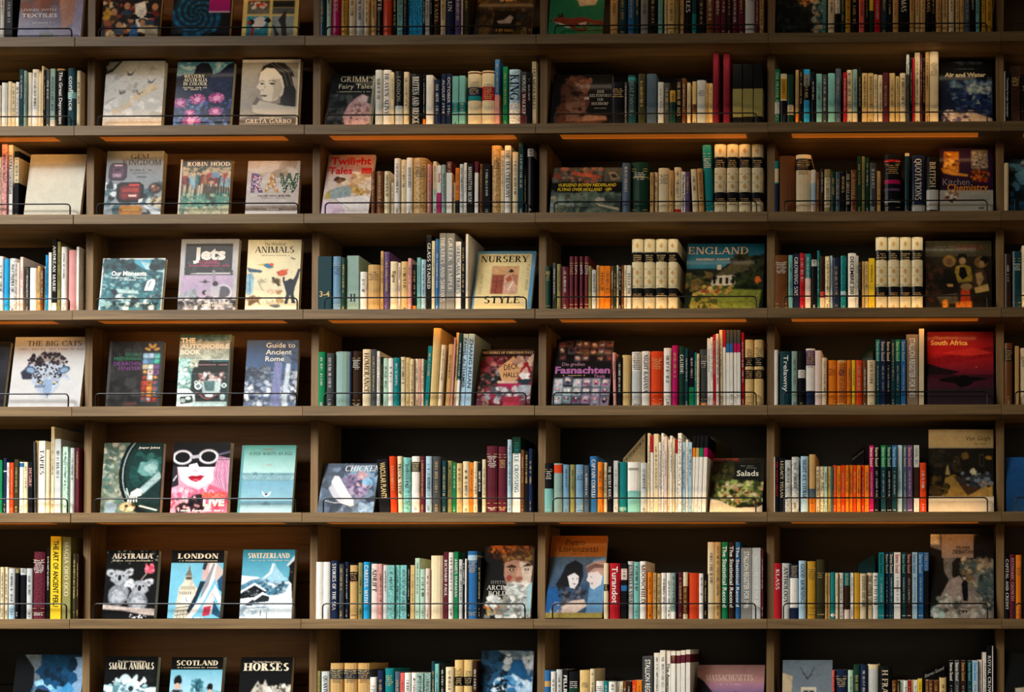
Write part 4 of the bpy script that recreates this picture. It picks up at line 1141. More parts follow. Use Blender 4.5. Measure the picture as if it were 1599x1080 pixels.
@art
def outlaws(a):
    a.R(0, 0, 1, 1, 'b8aa88', .2).R(.0, 0, 1, .16, '3a3422', .4).R(.05, .16, 1, .6, 'a89c78', .5).R(.05, .6, 1, 1, '4f8a74', .35)
    a.S(.05, .02, 1, .16, 24, .03, .07, '1f2a1c 4a4030 5c6a48 2c2418', .4)
    a.S(.05, .16, 1, .3, 20, .03, .06, '2f3a26 c9b48c 1c2418', .4)
    for i in range(17):
        u = .08 + .055 * i + a.g.uniform(-.01, .01); v = .26 + a.g.uniform(-.03, .09); c = a.g.choice(('8c2f22', 'dcd2b8', '3a7a78', '2c2a1e', 'b07a3a', '6a1f1a', '86a8b0'))
        a.E(u, v, .026, .03, 'd2a882').P([(u - .05, v + .03), (u + .05, v + .03), (u + .045, v + .2), (u - .045, v + .2)], c, .5).L([(u - .02, v + .2), (u - .03, v + .4)], .03, a.g.choice(('2a241a', 'c8b898', '5c2c1c'))).L([(u + .02, v + .2), (u + .03, v + .38)], .03, '2a241a')
    a.R(.62, .24, .78, .34, '6f90a8', .2).R(.56, .25, .62, .34, 'a83226').E(.63, .43, .05, .04, 'c89870').P([(.5, .5), (.76, .5), (.72, .82), (.54, .82)], '3b3a26', .6).L([(.58, .8), (.57, .98)], .06, '1f2018').L([(.68, .8), (.69, .97)], .06, '1f2018').P([(.45, .4), (.55, .5), (.75, .58), (.55, .6)], '4a4030', .4)
    a.P([(.06, .9), (1, .86), (1, 1), (.06, 1)], 'b9b890', .4).S(.06, .66, .95, .98, 26, .02, .06, '3a7a66 6aa48a b8bc94 2c5c50', .3)
    a.T('ROBIN HOOD', .55, .125, .07, 'efe6d0', 'c', .84, .03).R(0, 0, .03, 1, 'e2d9c4').R(.03, 0, .05, 1, '6a6250')

@art
def raw(a):
    a.R(0, 0, 1, 1, 'b3a394', .14, 'c9bfb6').S(.1, .02, .9, .3, 16, .08, .2, 'a8927a bba88f 9c8468 c6b8a4', .12).S(.0, .35, 1, .9, 10, .1, .25, 'ccc3bb bfb4ac', .08)
    a.R(0, .86, 1, .965, '8d7c6a', .25).R(0, .965, 1, 1, 'ded6cc')
    a.T('R', .2, .59, .31, 'PU', 'c', .24, .055).T('A', .47, .59, .30, 'T', 'c', .27, .055).T('W', .8, .59, .31, '3c4a38', 'c', .38, .055)
    g = a.g; a.k += 1
    def seg(u0, v0, u1, v1, pal, n):
        for i in range(n):
            t = g.random(); u = u0 + (u1 - u0) * t + g.uniform(-.025, .025); v = v0 + (v1 - v0) * t + g.uniform(-.02, .02)
            a.k += 2; q = g.uniform(.009, .018)
            a.put([(u - q, v), (u, v + q), (u + q, v), (u, v - q)], g.choice(pal), 0, a.txt)
    P1 = ('e8b8c8', '3a1c3c', 'a03468', 'f0dcd8'); P2 = ('f4e0b0', '8a5a20', 'd87c28', 'fff2d8'); P3 = ('dfe6c8', '16201a', '7c9c70', 'f0f0e0')
    for s_ in (((.11, .3, .11, .58), P1), ((.12, .3, .27, .34), P1), ((.28, .35, .15, .45), P1), ((.18, .46, .29, .58), P1), ((.47, .3, .37, .58), P2), ((.48, .3, .58, .58), P2), ((.41, .5, .55, .5), P2), ((.64, .3, .71, .58), P3), ((.72, .58, .8, .36), P3), ((.81, .36, .88, .58), P3), ((.89, .57, .97, .3), P3)):
        seg(*s_[0], s_[1], 34)
    a.X(.18, .685, .84, .03, '6a5c50', .75).X(.3, .72, .7, .014, '8c7e70').T('Indiana', .53, .955, .04, 'efe8dc', 'c', .22, .0)

@art
def minnesota(a):
    a.R(0, 0, 1, 1, 'dfe8e4').R(.02, .03, .99, 1, '1e4a52', .45, '3a7880').P([(.42, .03), (.99, .03), (.99, .2), (.8, .24), (.66, .2)], '4aa0bc').P([(.6, .06), (.75, .1), (.99, .22), (.99, .28), (.7, .22)], 'a8d0d8', .2)
    a.S(.04, .03, .5, .3, 50, .03, .08, '10262c 1c4048 0c1c22 2a5a60', .4).S(.78, .03, .98, .22, 22, .03, .07, '10282c 1c4a4c 0c1e22', .4)
    a.S(.05, .3, .95, .7, 70, .02, .06, '1c4a52 5a98a0 2a6870 8ab8b8 12343a', .4).P([(.7, .45), (.78, .4), (.88, .4), (.9, .48), (.87, .64), (.72, .68), (.66, .64)], '1c4048').P([(.74, .45), (.8, .41), (.86, .42), (.87, .5), (.84, .64), (.7, .64)], 'e6eeea', .15).L([(.8, .45), (.76, .56)], .02, '4a8088')
    a.P([(.15, .62), (.24, .6), (.34, .78), (.28, .82)], '0e2026').P([(.25, .6), (.6, .64), (.62, .7), (.3, .68)], 'b0ccc8', .3).S(.03, .75, .97, .99, 50, .03, .09, '16363e 2c6a74 8ab4b4 1c4a54 0e262c c0d4d0', .4)
    a.T('Our Minnesota', .16, .345, .085, 'f0f0ea', 'l', .56, .03).X(.16, .40, .7, .025, 'd8e0dc').X(.3, .44, .56, .025, 'd8e0dc').X(.66, .9, .86, .025, 'd8e0dc')

@art
def jets(a):
    a.R(0, 0, 1, 1, 'b3b1b2', .1).R(.08, .065, .9, .52, '26282c', .12).S(.1, .3, .88, .5, 16, .04, .1, '2c2e33 3a3a40', .2).R(.04, .52, .94, .9, 'b59fb8', .1, 'a893ac').P([(.02, .8), (.3, .7), (.36, .9), (.02, .92)], '9098a0', .3)
    a.P([(.2, .49), (.88, .48), (.88, .5), (.2, .5)], 'c8c6c8').P([(.565, .45), (.61, .45), (.63, .62), (.58, .64)], '8c8890').E(.63, .64, .05, .05, '2a2a30').E(.45, .765, .045, .045, '1c1c22').E(.77, .77, .16, .16, 'c9c5cc').E(.77, .76, .125, .115, '505058', .2).R(.46, .75, .65, .79, 'a8a4ac').P([(.55, .68), (.72, .68), (.7, .88), (.56, .84)], 'b4b0b8')
    a.P([(.33, .615), (.43, .6), (.45, .57), (.47, .6), (.56, .612), (.47, .625), (.45, .64), (.43, .625)], '33333a').R(.0, .86, 1, 1, 'a8a6a8', .35).S(.02, .84, .98, 1, 34, .03, .08, '2a2a2e 6a686c d0ced0 48484c', .4)
    a.T('Jets', .5, .29, .16, 'e4e0da', 'c', .56, .045).T('ROARING', .5, .36, .055, 'a03c60', 'c', .36, .02).X(.16, .395, .84, .03, '9c3c5c').T('Aaron Gonar', .7, .93, .045, 'e8e6e2', 'c', .36, .01).X(.16, .93, .5, .025, '3c3c40').X(.42, .965, .74, .03, 'd8d6d2')

@art
def animals(a):
    a.R(0, 0, 1, 1, 'e3d5a8', .04, 'ece0be')
    a.T('The World of', .5, .085, .045, '2c2822', 'c', .4, .005, .2).T('ANIMALS', .5, .19, .085, '1c1a18', 'c', .74, .02).X(.26, .235, .78, .014, '7a7060')
    a.P([(.18, .36), (.4, .34), (.52, .4), (.42, .43), (.3, .38)], 'c8a83c').E(.4, .38, .09, .045, '2e6f9c', 0, 15).E(.46, .36, .04, .03, 'd0452a').P([(.0, .4), (.1, .42), (.26, .44), (.3, .46), (.26, .48), (.04, .47)], '3a5870')
    a.J(.64, .48, .1, .06, 'c03a2a', .3).P([(.6, .48), (.78, .42), (.74, .48), (.64, .52)], 'd8572c').P([(.0, .5), (.1, .48), (.15, .56), (.13, .78), (.04, .82), (0, .76)], '90b4c4', .3).L([(.06, .5), (.08, .8)], .02, '5a8498')
    a.J(.3, .6, .1, .07, 'c8c0a0', .5).L([(.22, .6), (.3, .72), (.36, .74)], .012, '8a7e60').J(.56, .6, .09, .06, '5a4426', .4).P([(.5, .56), (.66, .66), (.6, .68)], '3c2c18').E(.5, .56, .03, .03, '3a2c1c')
    a.P([(.72, .6), (.8, .58), (.86, .6), (.92, .52), (.96, .42), (1, .42), (.98, .54), (.92, .68), (.9, .78), (.94, .92), (.87, .92), (.83, .8), (.79, .93), (.73, .93), (.76, .78), (.72, .68), (.68, .6), (.68, .54), (.72, .54)], '1e2a38').E(.83, .6, .055, .05, '16202c')
    a.J(.14, .86, .13, .07, '8c6a48', .4).P([(.05, .88), (.24, .86), (.3, .96), (.22, .9), (.1, .96), (.06, .96)], '6e5034', .3).J(.48, .75, .07, .05, 'd8b898', .4).J(.62, .76, .06, .05, 'a87c58', .4).J(.46, .9, .1, .06, 'cfc8b0', .5).J(.64, .88, .08, .06, '9c8458', .4).J(.56, .96, .12, .04, '4a5860', .4)
    a.E(.84, .27, .03, .015, '3c4c3c', 0, 30).E(.88, .28, .02, .012, '3c4c3c')

@art
def stained(a):
    a.R(0, 0, 1, 1, '1b1b1a', .35).S(.02, .1, .6, 1, 30, .06, .15, '252524 141413 2e2e2b', .3).R(.62, .16, .94, 1, '0c0b0a')
    for r in range(9):
        for c in range(3):
            v = .19 + r * .085
            col = (('8fb4c8', 'a9c0dc', '5fb0a8'), ('6f94bc', '3a6f88', '3aa890'), ('b4a888', 'c9c4b0', '6a4a78'), ('3a3230', 'd8d4cc', '7a4a80'), ('4a2a20', 'e8dcc8', '3a2a24'), ('9c3420', 'c8641c', '2c4a5c'),
                   ('8a2818', 'd87c1c', '4a5c6c'), ('6a1c14', 'c8741c', '2a3c4c'), ('2c4a58', '9c3a1c', '7c2818'))[r][c]
            a.R(.635 + c * .105, v, .73 + c * .105, v + .072, col, .5)
            if r > 2: a.J(.68 + c * .1, v + .03, .03, .025, a.g.choice(('e0a040', 'c8d0d0', 'a83020', '2a1a14')), .4)
    for u, v, ro in ((.76, .07, 60), (.83, .07, 120), (.71, .12, 20), (.88, .12, 160)):
        a.E(u, v, .055, .025, 'c8a050', .2, ro)
    a.T('GEORG', .6, .23, .05, '2f7d5c', 'r', .3, 0).T('MEISTERMANN', .6, .295, .05, '2f7d5c', 'r', .5, 0).T('DIE KIRCHEN', .6, .375, .055, '7a3c80', 'r', .5, 0).T('FENSTER', .6, .45, .055, '7a3c80', 'r', .4, 0)
    a.R(0, 0, .05, 1, '3c3c3a', .2).T('HERDER', .47, .985, .025, '8c3428', 'c', .22, 0)

@art
def automobile(a):
    a.R(0, 0, 1, 1, '57817c', .35).R(0, 0, 1, .1, '24463c', .4).S(.3, .0, 1, .12, 20, .04, .1, '3a5a50 5c7a6c 28443a', .4).R(.0, .1, 1, .34, 'a3a894', .35).S(.4, .12, 1, .33, 20, .05, .12, 'b8bca8 8c9482 a8ae98', .3)
    a.R(.24, .345, .97, .36, 'e8ece4').R(.26, .36, .97, .55, '0d1416', .3).R(0, .34, .25, .75, '8fbfb4', .5).S(.0, .34, .25, .75, 26, .03, .07, 'b8dcd0 4a8a80 d8ece4 2c5c54', .4).S(.24, .36, .36, .46, 9, .03, .05, 'e0e4d0 b4b8a0', .3)
    a.R(.26, .55, .97, 1, '16262a', .4).S(.42, .55, .9, .68, 26, .03, .06, 'b88c84 d8c8c0 8c4c44 e8e4e0 2c2a2a', .4).P([(.46, .66), (.84, .66), (.82, .84), (.5, .84)], 'b9cdc8', .3).P([(.5, .66), (.72, .65), (.72, .8), (.54, .8)], '4a6c6c', .4)
    for u, v, q in ((.4, .73, .07), (.36, .68, .04), (.9, .72, .05)):
        a.E(u, v, q, q, 'e4ece8').E(u, v, q * .6, q * .6, '5a7c7c')
    a.P([(0, .76), (.2, .76), (.34, .84), (.38, 1), (0, 1)], 'dce8e2', .15).P([(.06, .88), (.3, .86), (.32, .96), (.08, .98)], '26403e').E(.22, .9, .05, .035, 'e8f0ec').E(.12, .93, .05, .04, 'c4d8d2')
    a.L([(.36, .82), (.44, .84), (.5, .89), (.6, .91), (.7, .88), (.8, .82)], .03, '8c5450').E(.62, .86, .08, .04, 'cfd8d4').E(.88, .88, .08, .11, '2c4444').E(.88, .88, .05, .07, 'b8ccc8').R(.3, .95, .97, 1, 'b8d0ca', .3)
    a.R(.97, .1, 1, 1, '2c3a36')
    for i, t in enumerate(('THE', 'AUTOMOBILE', 'BOOK')):
        a.T(t, .02, .115 + i * .082, .062, 'efe6cc', 'l', (.28, .95, .4)[i], .05)
    a.X(.6, .385, .96, .016, '3a8a8c').X(.38, .435, .96, .014, 'c08c88')

@art
def rome(a):
    a.R(0, 0, 1, 1, '2a4266', .12, '50709a').R(.55, 0, 1, .35, '28344a', .3).S(.6, .0, 1, .35, 20, .05, .1, '1f2a3c 364862 46587a', .3)
    a.P([(0, .45), (.1, .4), (.22, .43), (.22, .64), (0, .68)], '3a4658', .5).S(.0, .42, .2, .66, 16, .02, .04, '6a7c94 1c2634', .4).P([(.2, .5), (.34, .36), (.46, .42), (.5, .64), (.22, .66)], '3c4654', .5).S(.24, .42, .48, .64, 14, .03, .06, '54606e 2a323e 7c8898', .4)
    a.R(.8, .48, 1, .6, 'a8b0b8', .4).S(.5, .44, 1, .68, 20, .03, .06, '5c6c84 aab4c0 2e3a4c', .4).R(0, .66, 1, 1, '5a6a82', .5).S(.0, .64, 1, 1, 60, .03, .08, 'b8c0cc 3a4860 8090a8 dce0e4 26324a', .4)
    a.P([(.55, .34), (.7, .34), (.68, 1), (.52, 1)], '7f86ae', .15)
    for i in range(5): a.L([(.565 + i * .03, .36), (.54 + i * .03, 1)], .008, '5c6290')
    a.P([(.78, .36), (.86, .36), (.82, 1), (.73, 1)], 'c2ccd4', .25).P([(.66, .2), (.82, .26), (.9, .34), (.74, .36)], '5a6c80')
    for i, t in enumerate(('Guide to', 'Ancient', 'Rome')):
        a.T(t, .37, .115 + i * .105, .075, 'e8e4d4', 'l', (.56, .5, .36)[i], .01)

@art
def oval(a):
    a.R(0, 0, 1, 1, '5a6c60', .35).S(0, 0, .45, 1, 50, .04, .11, '7c8a7a 48584c 98a08c 6a7058 b0a890 4a6a60', .35)
    a.E(.85, .45, .58, .78, '0a0f10').E(.88, .44, .5, .68, '122a28', .3).S(.5, .18, .95, .6, 30, .06, .14, '16403a 1d4a44 12302e 2a5c54', .25).J(.78, .38, .17, .16, '5c8c88', .35).J(.82, .36, .1, .1, '8fb0ac', .3)
    p = [(.9 - .56 * math.cos(t), .45 + .74 * math.sin(t) * a.w / a.h) for t in [(-1.0 + .17 * i) for i in range(12)]]
    a.L(p, .018, '8fa8a4')
    a.P([(.62, .68), (.95, .42), (1, .5), (.7, .74)], '9cb4b2', .35).P([(.5, .72), (.6, .66), (.68, .68), (.68, .76), (.6, .78), (.5, .76)], 'dfe4dc', .15)
    for i in range(4): a.L([(.5 + .03 * i, .76), (.45 + .05 * i, .86)], .022, 'd8ded6')
    a.L([(.42, .66), (.46, .76)], .02, 'b8c8c4').L([(.4, .7), (.47, .78)], .016, 'b8c8c4').E(.45, .93, .13, .08, 'b8a880', .4).S(.35, .88, .56, .98, 8, .02, .04, '3c3420 d8c8a0', .2).P([(.1, .84), (.28, .9), (.24, 1), (.06, 1)], '8098a8', .2).E(.22, .76, .09, .045, '8c9484', .3).P([(.66, .9), (.96, .97), (.94, .985), (.64, .92)], 'c8d4d0')
    a.T('Jasper Johns', .76, .085, .03, 'e8e4d8', 'c', .36, .02, .15).R(.985, 0, 1, 1, '0c100f')

@art
def goggles(a):
    a.R(0, 0, 1, 1, 'cfa2b4', .05, 'd88ca4').R(0, 0, 1, .36, '0a0a0e').P([(.08, .36), (.8, .36), (.78, .5), (.68, .6), (.5, .66), (.3, .64), (.15, .55)], 'e2d2da').P([(.3, .62), (.5, .66), (.7, .6), (.72, .72), (.3, .72)], 'd6c0cc')
    a.P([(.8, .2), (1, .24), (1, .8), (.86, .7), (.74, .56), (.72, .44)], 'c88aa6', .25)
    for i in range(9): a.L([(.78 + .02 * i, .26 + .01 * i), (.74 + .03 * i, .5), (.9 + .01 * i, .72)], .01, a.g.choice(('e6b4c8', 'a86888', 'dca0b8')))
    a.P([(0, .34), (.08, .36), (.12, .62), (0, .66)], '28242c').L([(.02, .56), (.08, .48)], .02, 'd0d0d4').P([(.28, .33), (.42, .3), (.5, .42), (.38, .44), (.3, .42)], 'f0e2e4').E(.4, .415, .05, .02, 'd0b0b8')
    for i in range(8): a.L([(.78, .16 + i * .014), (1, .1 + i * .022)], .008, a.g.choice(('5a5c7c', '14141a', '9a98b4')))
    a.E(.16, .22, .185, .14, '9c98a0').E(.62, .21, .185, .14, '9c98a0').E(.16, .22, .17, .125, 'dcd8dc').E(.62, .21, .17, .125, 'dcd8dc').E(.16, .22, .135, .1, '0a0a0c').E(.62, .21, .135, .1, '0a0a0c').P([(.3, .2), (.46, .18), (.47, .23), (.3, .25)], 'b4b0b8').P([(.32, .24), (.46, .23), (.42, .3), (.36, .31)], '14141a')
    a.P([(.27, .505), (.35, .48), (.42, .49), (.49, .475), (.57, .49), (.5, .55), (.42, .575), (.33, .55)], 'b0182e').L([(.28, .507), (.42, .512), (.56, .493)], .012, '5c0c1c').E(.42, .545, .05, .016, 'd85868')
    a.P([(0, .72), (.24, .66), (.3, .64), (.6, .72), (.62, .84), (.3, .86), (0, .9)], 'd4708c', .35).P([(.66, .6), (1, .72), (1, 1), (.6, 1), (.56, .8)], 'd2607c', .35).S(.0, .68, 1, .95, 26, .04, .1, 'e6a0b4 c8587c b83c60 f0c4cc', .25)
    a.P([(.08, .93), (.4, .76), (.62, .72), (.6, .98), (.1, 1)], '2a1a22', .4).S(.1, .8, .55, .99, 14, .02, .05, 'e0b0bc 120c12', .3).S(.55, .72, .95, .8, 14, .03, .05, 'd8482c e87060', .2)
    a.T('LIVE', .76, .915, .105, 'f2e2d8', 'c', .38, .06).X(.55, .8, .96, .05, 'e86a54').X(.14, .995, .94, .025, 'f0e8e4')

@art
def fox_egg(a):
    a.R(0, 0, 1, .42, '3f988e', .03, 'a9cfca').R(0, .42, 1, .54, '5c8c96', .1).S(.02, .44, .98, .5, 30, .03, .06, '54848e 6a98a2 7ca8b0', .15).R(0, .54, 1, .85, '6fa4b8', .05, '7cacbe').R(0, .85, 1, 1, '7aa8bc', .08, '9cc4d4').R(0, .84, 1, .9, '5a8498', .1)
    for i in range(22): a.L([(.02 + .045 * i, .53), (.07 + .045 * i, .45)], .012, 'a4c4ca')
    a.P([(.42, .69), (.47, .72), (.5, .76), (.55, .72), (.6, .69), (.58, .75), (.53, .77), (.49, .78), (.45, .75)], 'dce8e8').E(.51, .74, .03, .02, '2c4450').J(.52, .88, .1, .03, '486c80', .2)
    a.T('A FOX WANTS AN EGG', .54, .15, .045, '18383a', 'c', .8, .0).T('MURIEL', .5, .08, .025, '8c5a4a', 'c', .22, .01).T('CC', .53, .31, .025, 'c86a6c', 'c', .1, .0).R(0, 0, .05, 1, '4a8a90', .05)

def vol_head(a, title, dark=True):
    if dark: a.R(0, 0, 1, .19, '0a0a0a')
    a.T(title, .5, .125, .075, 'ece2c8', 'c', min(.8, .11 * len(title) + .12), .05)
    a.X(.12, .165, .88, .016, 'c8bc9c')

@art
def koalas(a):
    a.R(0, 0, 1, 1, '0a0b0b').S(0, 0, 1, .2, 20, .01, .03, 'd8dcd8 3a4440 8c9490', .2)
    for u, v, q in ((.28, .62, 1.0), (.66, .7, .95)):
        a.J(u, v + .04, .2 * q, .22 * q, '84888c', .45, .12, 18).J(u, v + .06, .13 * q, .13 * q, 'a8acb0', .4, .2, 14)
    for u, v in ((.28, .40), (.68, .55)):
        a.J(u, v, .17, .14, '9a9ea2', .4, .12, 16).J(u - .18, v - .06, .075, .06, 'c0c4c6', .4).J(u + .18, v - .08, .075, .065, 'd0d2d4', .4).J(u - .17, v - .055, .04, .035, '5a5e62', .3).J(u + .17, v - .07, .045, .035, '6a6e72', .3)
        a.E(u, v + .01, .035, .06, '1c1c1e').E(u - .07, v - .02, .018, .018, '0a0a0a').E(u + .07, v - .02, .018, .018, '0a0a0a')
    a.J(.48, .5, .1, .08, 'c4c6c8', .4).P([(0, .8), (.4, .84), (1, .87), (1, .96), (.8, .95), (.4, .89), (0, .87)], 'c8b8ae', .3)
    a.L([(.7, .44), (.84, .3)], .02, '9c8478').S(.78, .22, .92, .34, 22, .025, .045, 'd8586c e88090 c03c54', .2).S(.5, .95, .85, 1, 8, .015, .03, 'd8d8d8 8c8c8c')
    vol_head(a, 'AUSTRALIA', False)

@art
def london(a):
    a.R(0, 0, 1, 1, '6fb6cc', .04, '78bcd2').P([(.12, 1), (.18, .56), (.26, .47), (.3, .36), (.33, .3), (.355, .2), (.375, .3), (.41, .36), (.44, .47), (.54, .58), (.52, .66), (.46, 1)], 'cfc8b4', .2)
    a.P([(.28, .38), (.33, .3), (.355, .2), (.38, .3), (.42, .38)], '6c6a5c').R(.29, .39, .42, .44, '4a483c', .4).P([(.22, .53), (.48, .53), (.5, .58), (.2, .58)], 'b4ac94')
    for i in range(6): a.R(.2 + .04 * i, .61, .215 + .04 * i, .65, '3c3a30')
    a.E(.33, .74, .11, .1, 'e4dfd0').E(.33, .74, .085, .08, 'f0ecdf').L([(.33, .74), (.33, .7)], .012, '2c2a24').L([(.33, .74), (.37, .76)], .012, '2c2a24')
    for v in (.84, .89, .95):
        a.L([(.14, v + .015), (.46, v - .02)], .016, '5a5648')
    for i in range(5): a.L([(.19 + .06 * i, .88), (.18 + .06 * i, 1)], .012, '8c8470')
    a.P([(.62, .19), (.78, .19), (.74, .44), (.6, .44)], 'c9a8a4').P([(.62, .19), (.7, .19), (.66, .3), (.6, .28)], '20343c').P([(.74, .19), (.88, .19), (.84, .44), (.7, .7), (.56, .9), (.44, 1), (.36, 1), (.6, .7), (.72, .44)], 'e6e0da', .08).P([(.8, .2), (.84, .2), (.74, .52), (.6, .74), (.64, .52)], '8a8c90')
    a.P([(.88, .19), (1, .3), (1, .42), (.9, .5), (.84, .38)], 'c4b4ac').P([(.9, .45), (1, .36), (1, .62), (.94, .58)], '1c4a6c').P([(.58, .46), (.68, .46), (.5, .82), (.4, .94), (.36, .9), (.5, .66)], '1a2c3c').P([(.86, .5), (1, .7), (1, .84), (.84, .62)], 'e8e4e0').P([(.8, .6), (.86, .56), (.88, .8), (.82, .94), (.7, .96), (.66, .84)], 'd9ccc8', .1).P([(.68, .84), (.82, .82), (.8, .96), (.66, .98)], 'b8344a').P([(.86, .74), (1, .92), (1, 1), (.84, .94)], '22506c')
    a.X(.34, 1, .68, .018, 'e8e4d8'); vol_head(a, 'LONDON')

@art
def alps(a):
    a.R(0, 0, 1, 1, '2f8ea8', .04, '8cc4d4').P([(0, .38), (.3, .4), (.6, .5), (1, .46), (1, 1), (0, 1)], 'e4eef0', .1)
    a.P([(.38, .42), (.52, .34), (.58, .2), (.63, .2), (.68, .28), (.8, .38), (.9, .44), (.7, .5), (.4, .46)], '9cc8d8', .15).P([(.42, .41), (.54, .33), (.58, .2), (.61, .22), (.58, .33), (.46, .41)], 'f2f4f2')
    a.P([(0, .52), (.2, .44), (.36, .42), (.5, .5), (.62, .56), (.74, .5), (.92, .5), (.86, .62), (.7, .66), (.5, .68), (0, .66)], '4c7c94', .6).S(.3, .44, .85, .64, 26, .02, .05, '2c5468 b0ccd8 1f3c4c 6c98ac', .4)
    a.P([(.0, .62), (.26, .5), (.48, .6), (.48, .68), (0, .72)], '14181a').P([(-.0, .6), (.26, .485), (.5, .6), (.46, .61), (.26, .52), (0, .64)], 'dfe8ea').S(.04, .6, .4, .68, 9, .02, .03, '8c9ca0 3a4448', .2)
    a.P([(.0, .78), (.14, .7), (.3, .74), (.28, .82), (0, .84)], 'e8eef0').P([(.26, .72), (.44, .63), (.56, .7), (.54, .76), (.28, .78)], '20282c').P([(.22, .72), (.42, .62), (.58, .69), (.42, .66), (.28, .74)], 'f0f4f4').P([(.1, .8), (.24, .73), (.34, .79), (.32, .84), (.12, .84)], '2a3438')
    a.R(0, .82, 1, 1, 'dde6ea', .12).S(.0, .84, .5, .98, 10, .04, .1, 'c4d4dc e8f0f2 9cb4c0', .15).L([(.05, .86), (.5, .84)], .012, '3c5058').L([(.4, .88), (.4, .97)], .016, '4a5c68').L([(.52, .92), (.52, 1)], .016, '4a5c68')
    a.P([(1, .12), (.88, .24), (.92, .27), (.9, .45), (.96, .5), (1, .82)], '0d0f0f').P([(1, .08), (.85, .23), (.88, .25), (1, .15)], 'c8d4d8').X(.94, .34, .97, .02, '8c5a3c')
    vol_head(a, 'SWITZERLAND', False)

@art
def small_animals(a):
    a.R(0, 0, 1, 1, '0c0e0f').S(.55, .1, 1, .45, 16, .05, .12, '16191a 0f1112', .2)
    for u, v, ru, rv, ro in ((.4, .42, .13, .2, 0), (.14, .5, .2, .07, 20), (.86, .52, .2, .07, -10), (.55, .4, .05, .18, 25), (.28, .42, .05, .14, -25), (.45, .55, .2, .14, 0)):
        a.E(u, v, ru, rv, 'c8e0e4', .3, ro, 16)
    a.S(.1, .35, .9, .62, 30, .03, .08, 'e8f4f4 9cc4cc 5c8c98 d0e8ea', .25).E(.52, .48, .05, .05, '26323a').E(.7, .4, .03, .03, 'f0f4f4').J(.25, .68, .12, .1, '0a0a0a')
    a.R(0, .62, 1, 1, '101416', .2).S(.1, .6, .9, .95, 18, .05, .1, '3a5058 8cb0b8 1c282c', .3)
    a.T('The Color Nature Library', .5, .085, .028, 'd8d0bc', 'c', .54, .02).T('SMALL ANIMALS', .5, .19, .1, 'ece2c8', 'c', .86, .05)

@art
def scotland(a):
    a.R(0, 0, 1, 1, '3fa8c4', .06, 'cfe0e4').P([(0, .5), (.4, .55), (.7, .46), (1, .52), (1, 1), (0, 1)], '7cb0c0', .3).R(0, .66, 1, 1, '4a7c6c', .4)
    a.S(.42, .34, .64, .52, 30, .02, .05, '2c6474 4a8494 1c4a58', .3).L([(.52, .4), (.52, .6)], .015, '1c343c')
    for u, v, q in ((.15, .42, 1), (.78, .5, .7)):
        a.J(u, v - .07 * q, .085 * q, .1 * q, '101214', .2, .12).E(u, v + .02, .06 * q, .06 * q, 'c8a894').P([(u - .13 * q, v + .3 * q), (u - .09 * q, v + .07 * q), (u + .1 * q, v + .07 * q), (u + .15 * q, v + .3 * q)], '28303a', .3).S(u - .1, v + .08, u + .1, v + .25, 12, .015, .03, 'e8ece8 141618 8c2c2c', .2)
    vol_head(a, 'SCOTLAND')

@art
def horses(a):
    a.R(0, 0, 1, 1, '0c0d0e').P([(.3, .44), (.36, .36), (.4, .42), (.46, .42), (.5, .34), (.55, .44), (.64, .44), (.78, .5), (.9, .56), (1, .52), (1, 1), (.3, 1), (.2, .7), (.24, .52)], 'b8b2a4', .3).S(.35, .42, 1, .7, 40, .02, .06, 'e4ded0 8c8678 ccc6b6 5c584e', .25)
    a.E(.4, .6, .03, .03, '14120f').E(.62, .62, .03, .03, '14120f').P([(.42, .62), (.6, .62), (.58, 1), (.4, 1)], 'd8d2c4', .15)
    for i in range(14): a.L([(.44 + .02 * i, .42 + .004 * i), (.52 + .035 * i, .58 + .01 * i)], .012, a.g.choice(('ece8dc', '9c968a', 'cfc9bb')))
    a.T('The Color Nature Library', .5, .085, .028, 'd8d0bc', 'c', .54, .02).T('HORSES', .5, .205, .115, 'ece2c8', 'c', .88, .055)

# --- the other bays
@art
def textiles(a):
    a.R(0, 0, 1, 1, '6e5c5a', .12, '837a92').S(0, 0, 1, .6, 20, .08, .2, '8a5a48 7a4c3c 6a5458 a06a54', .15).P([(.64, .0), (.9, 0), (.88, .8), (.7, .9), (.62, .5)], 'b0806c', .2).P([(.9, .1), (1, .1), (1, 1), (.84, 1)], '9a90a8', .2).R(0, .85, .5, 1, '6c6a84', .2)
    a.R(.34, .955, .56, 1, '4f5548')
    a.T('LIVING WITH', .3, .62, .045, 'd8ccc4', 'c', .55, .0).T('TEXTILES', .32, .715, .07, 'e4dcd2', 'c', .56, .01).X(.22, .81, .58, .02, 'b8b0b8')

@art
def mottled(a):
    a.R(0, 0, 1, 1, '2c2117', .5).S(0, .3, 1, 1, 60, .04, .1, '4a3a20 1c1814 5c4a28 2a2c30 6a5228 332618', .4).R(.32, .62, .72, .92, '100e0d').P([(.38, .8), (.5, .78), (.6, .7), (.66, .74), (.62, .84), (.42, .84)], 'a89c8c', .2).X(.4, .89, .66, .02, '6a6258').X(.38, .98, .7, .05, 'a87c28', .9).X(.4, .47, .66, .03, 'c8a468')

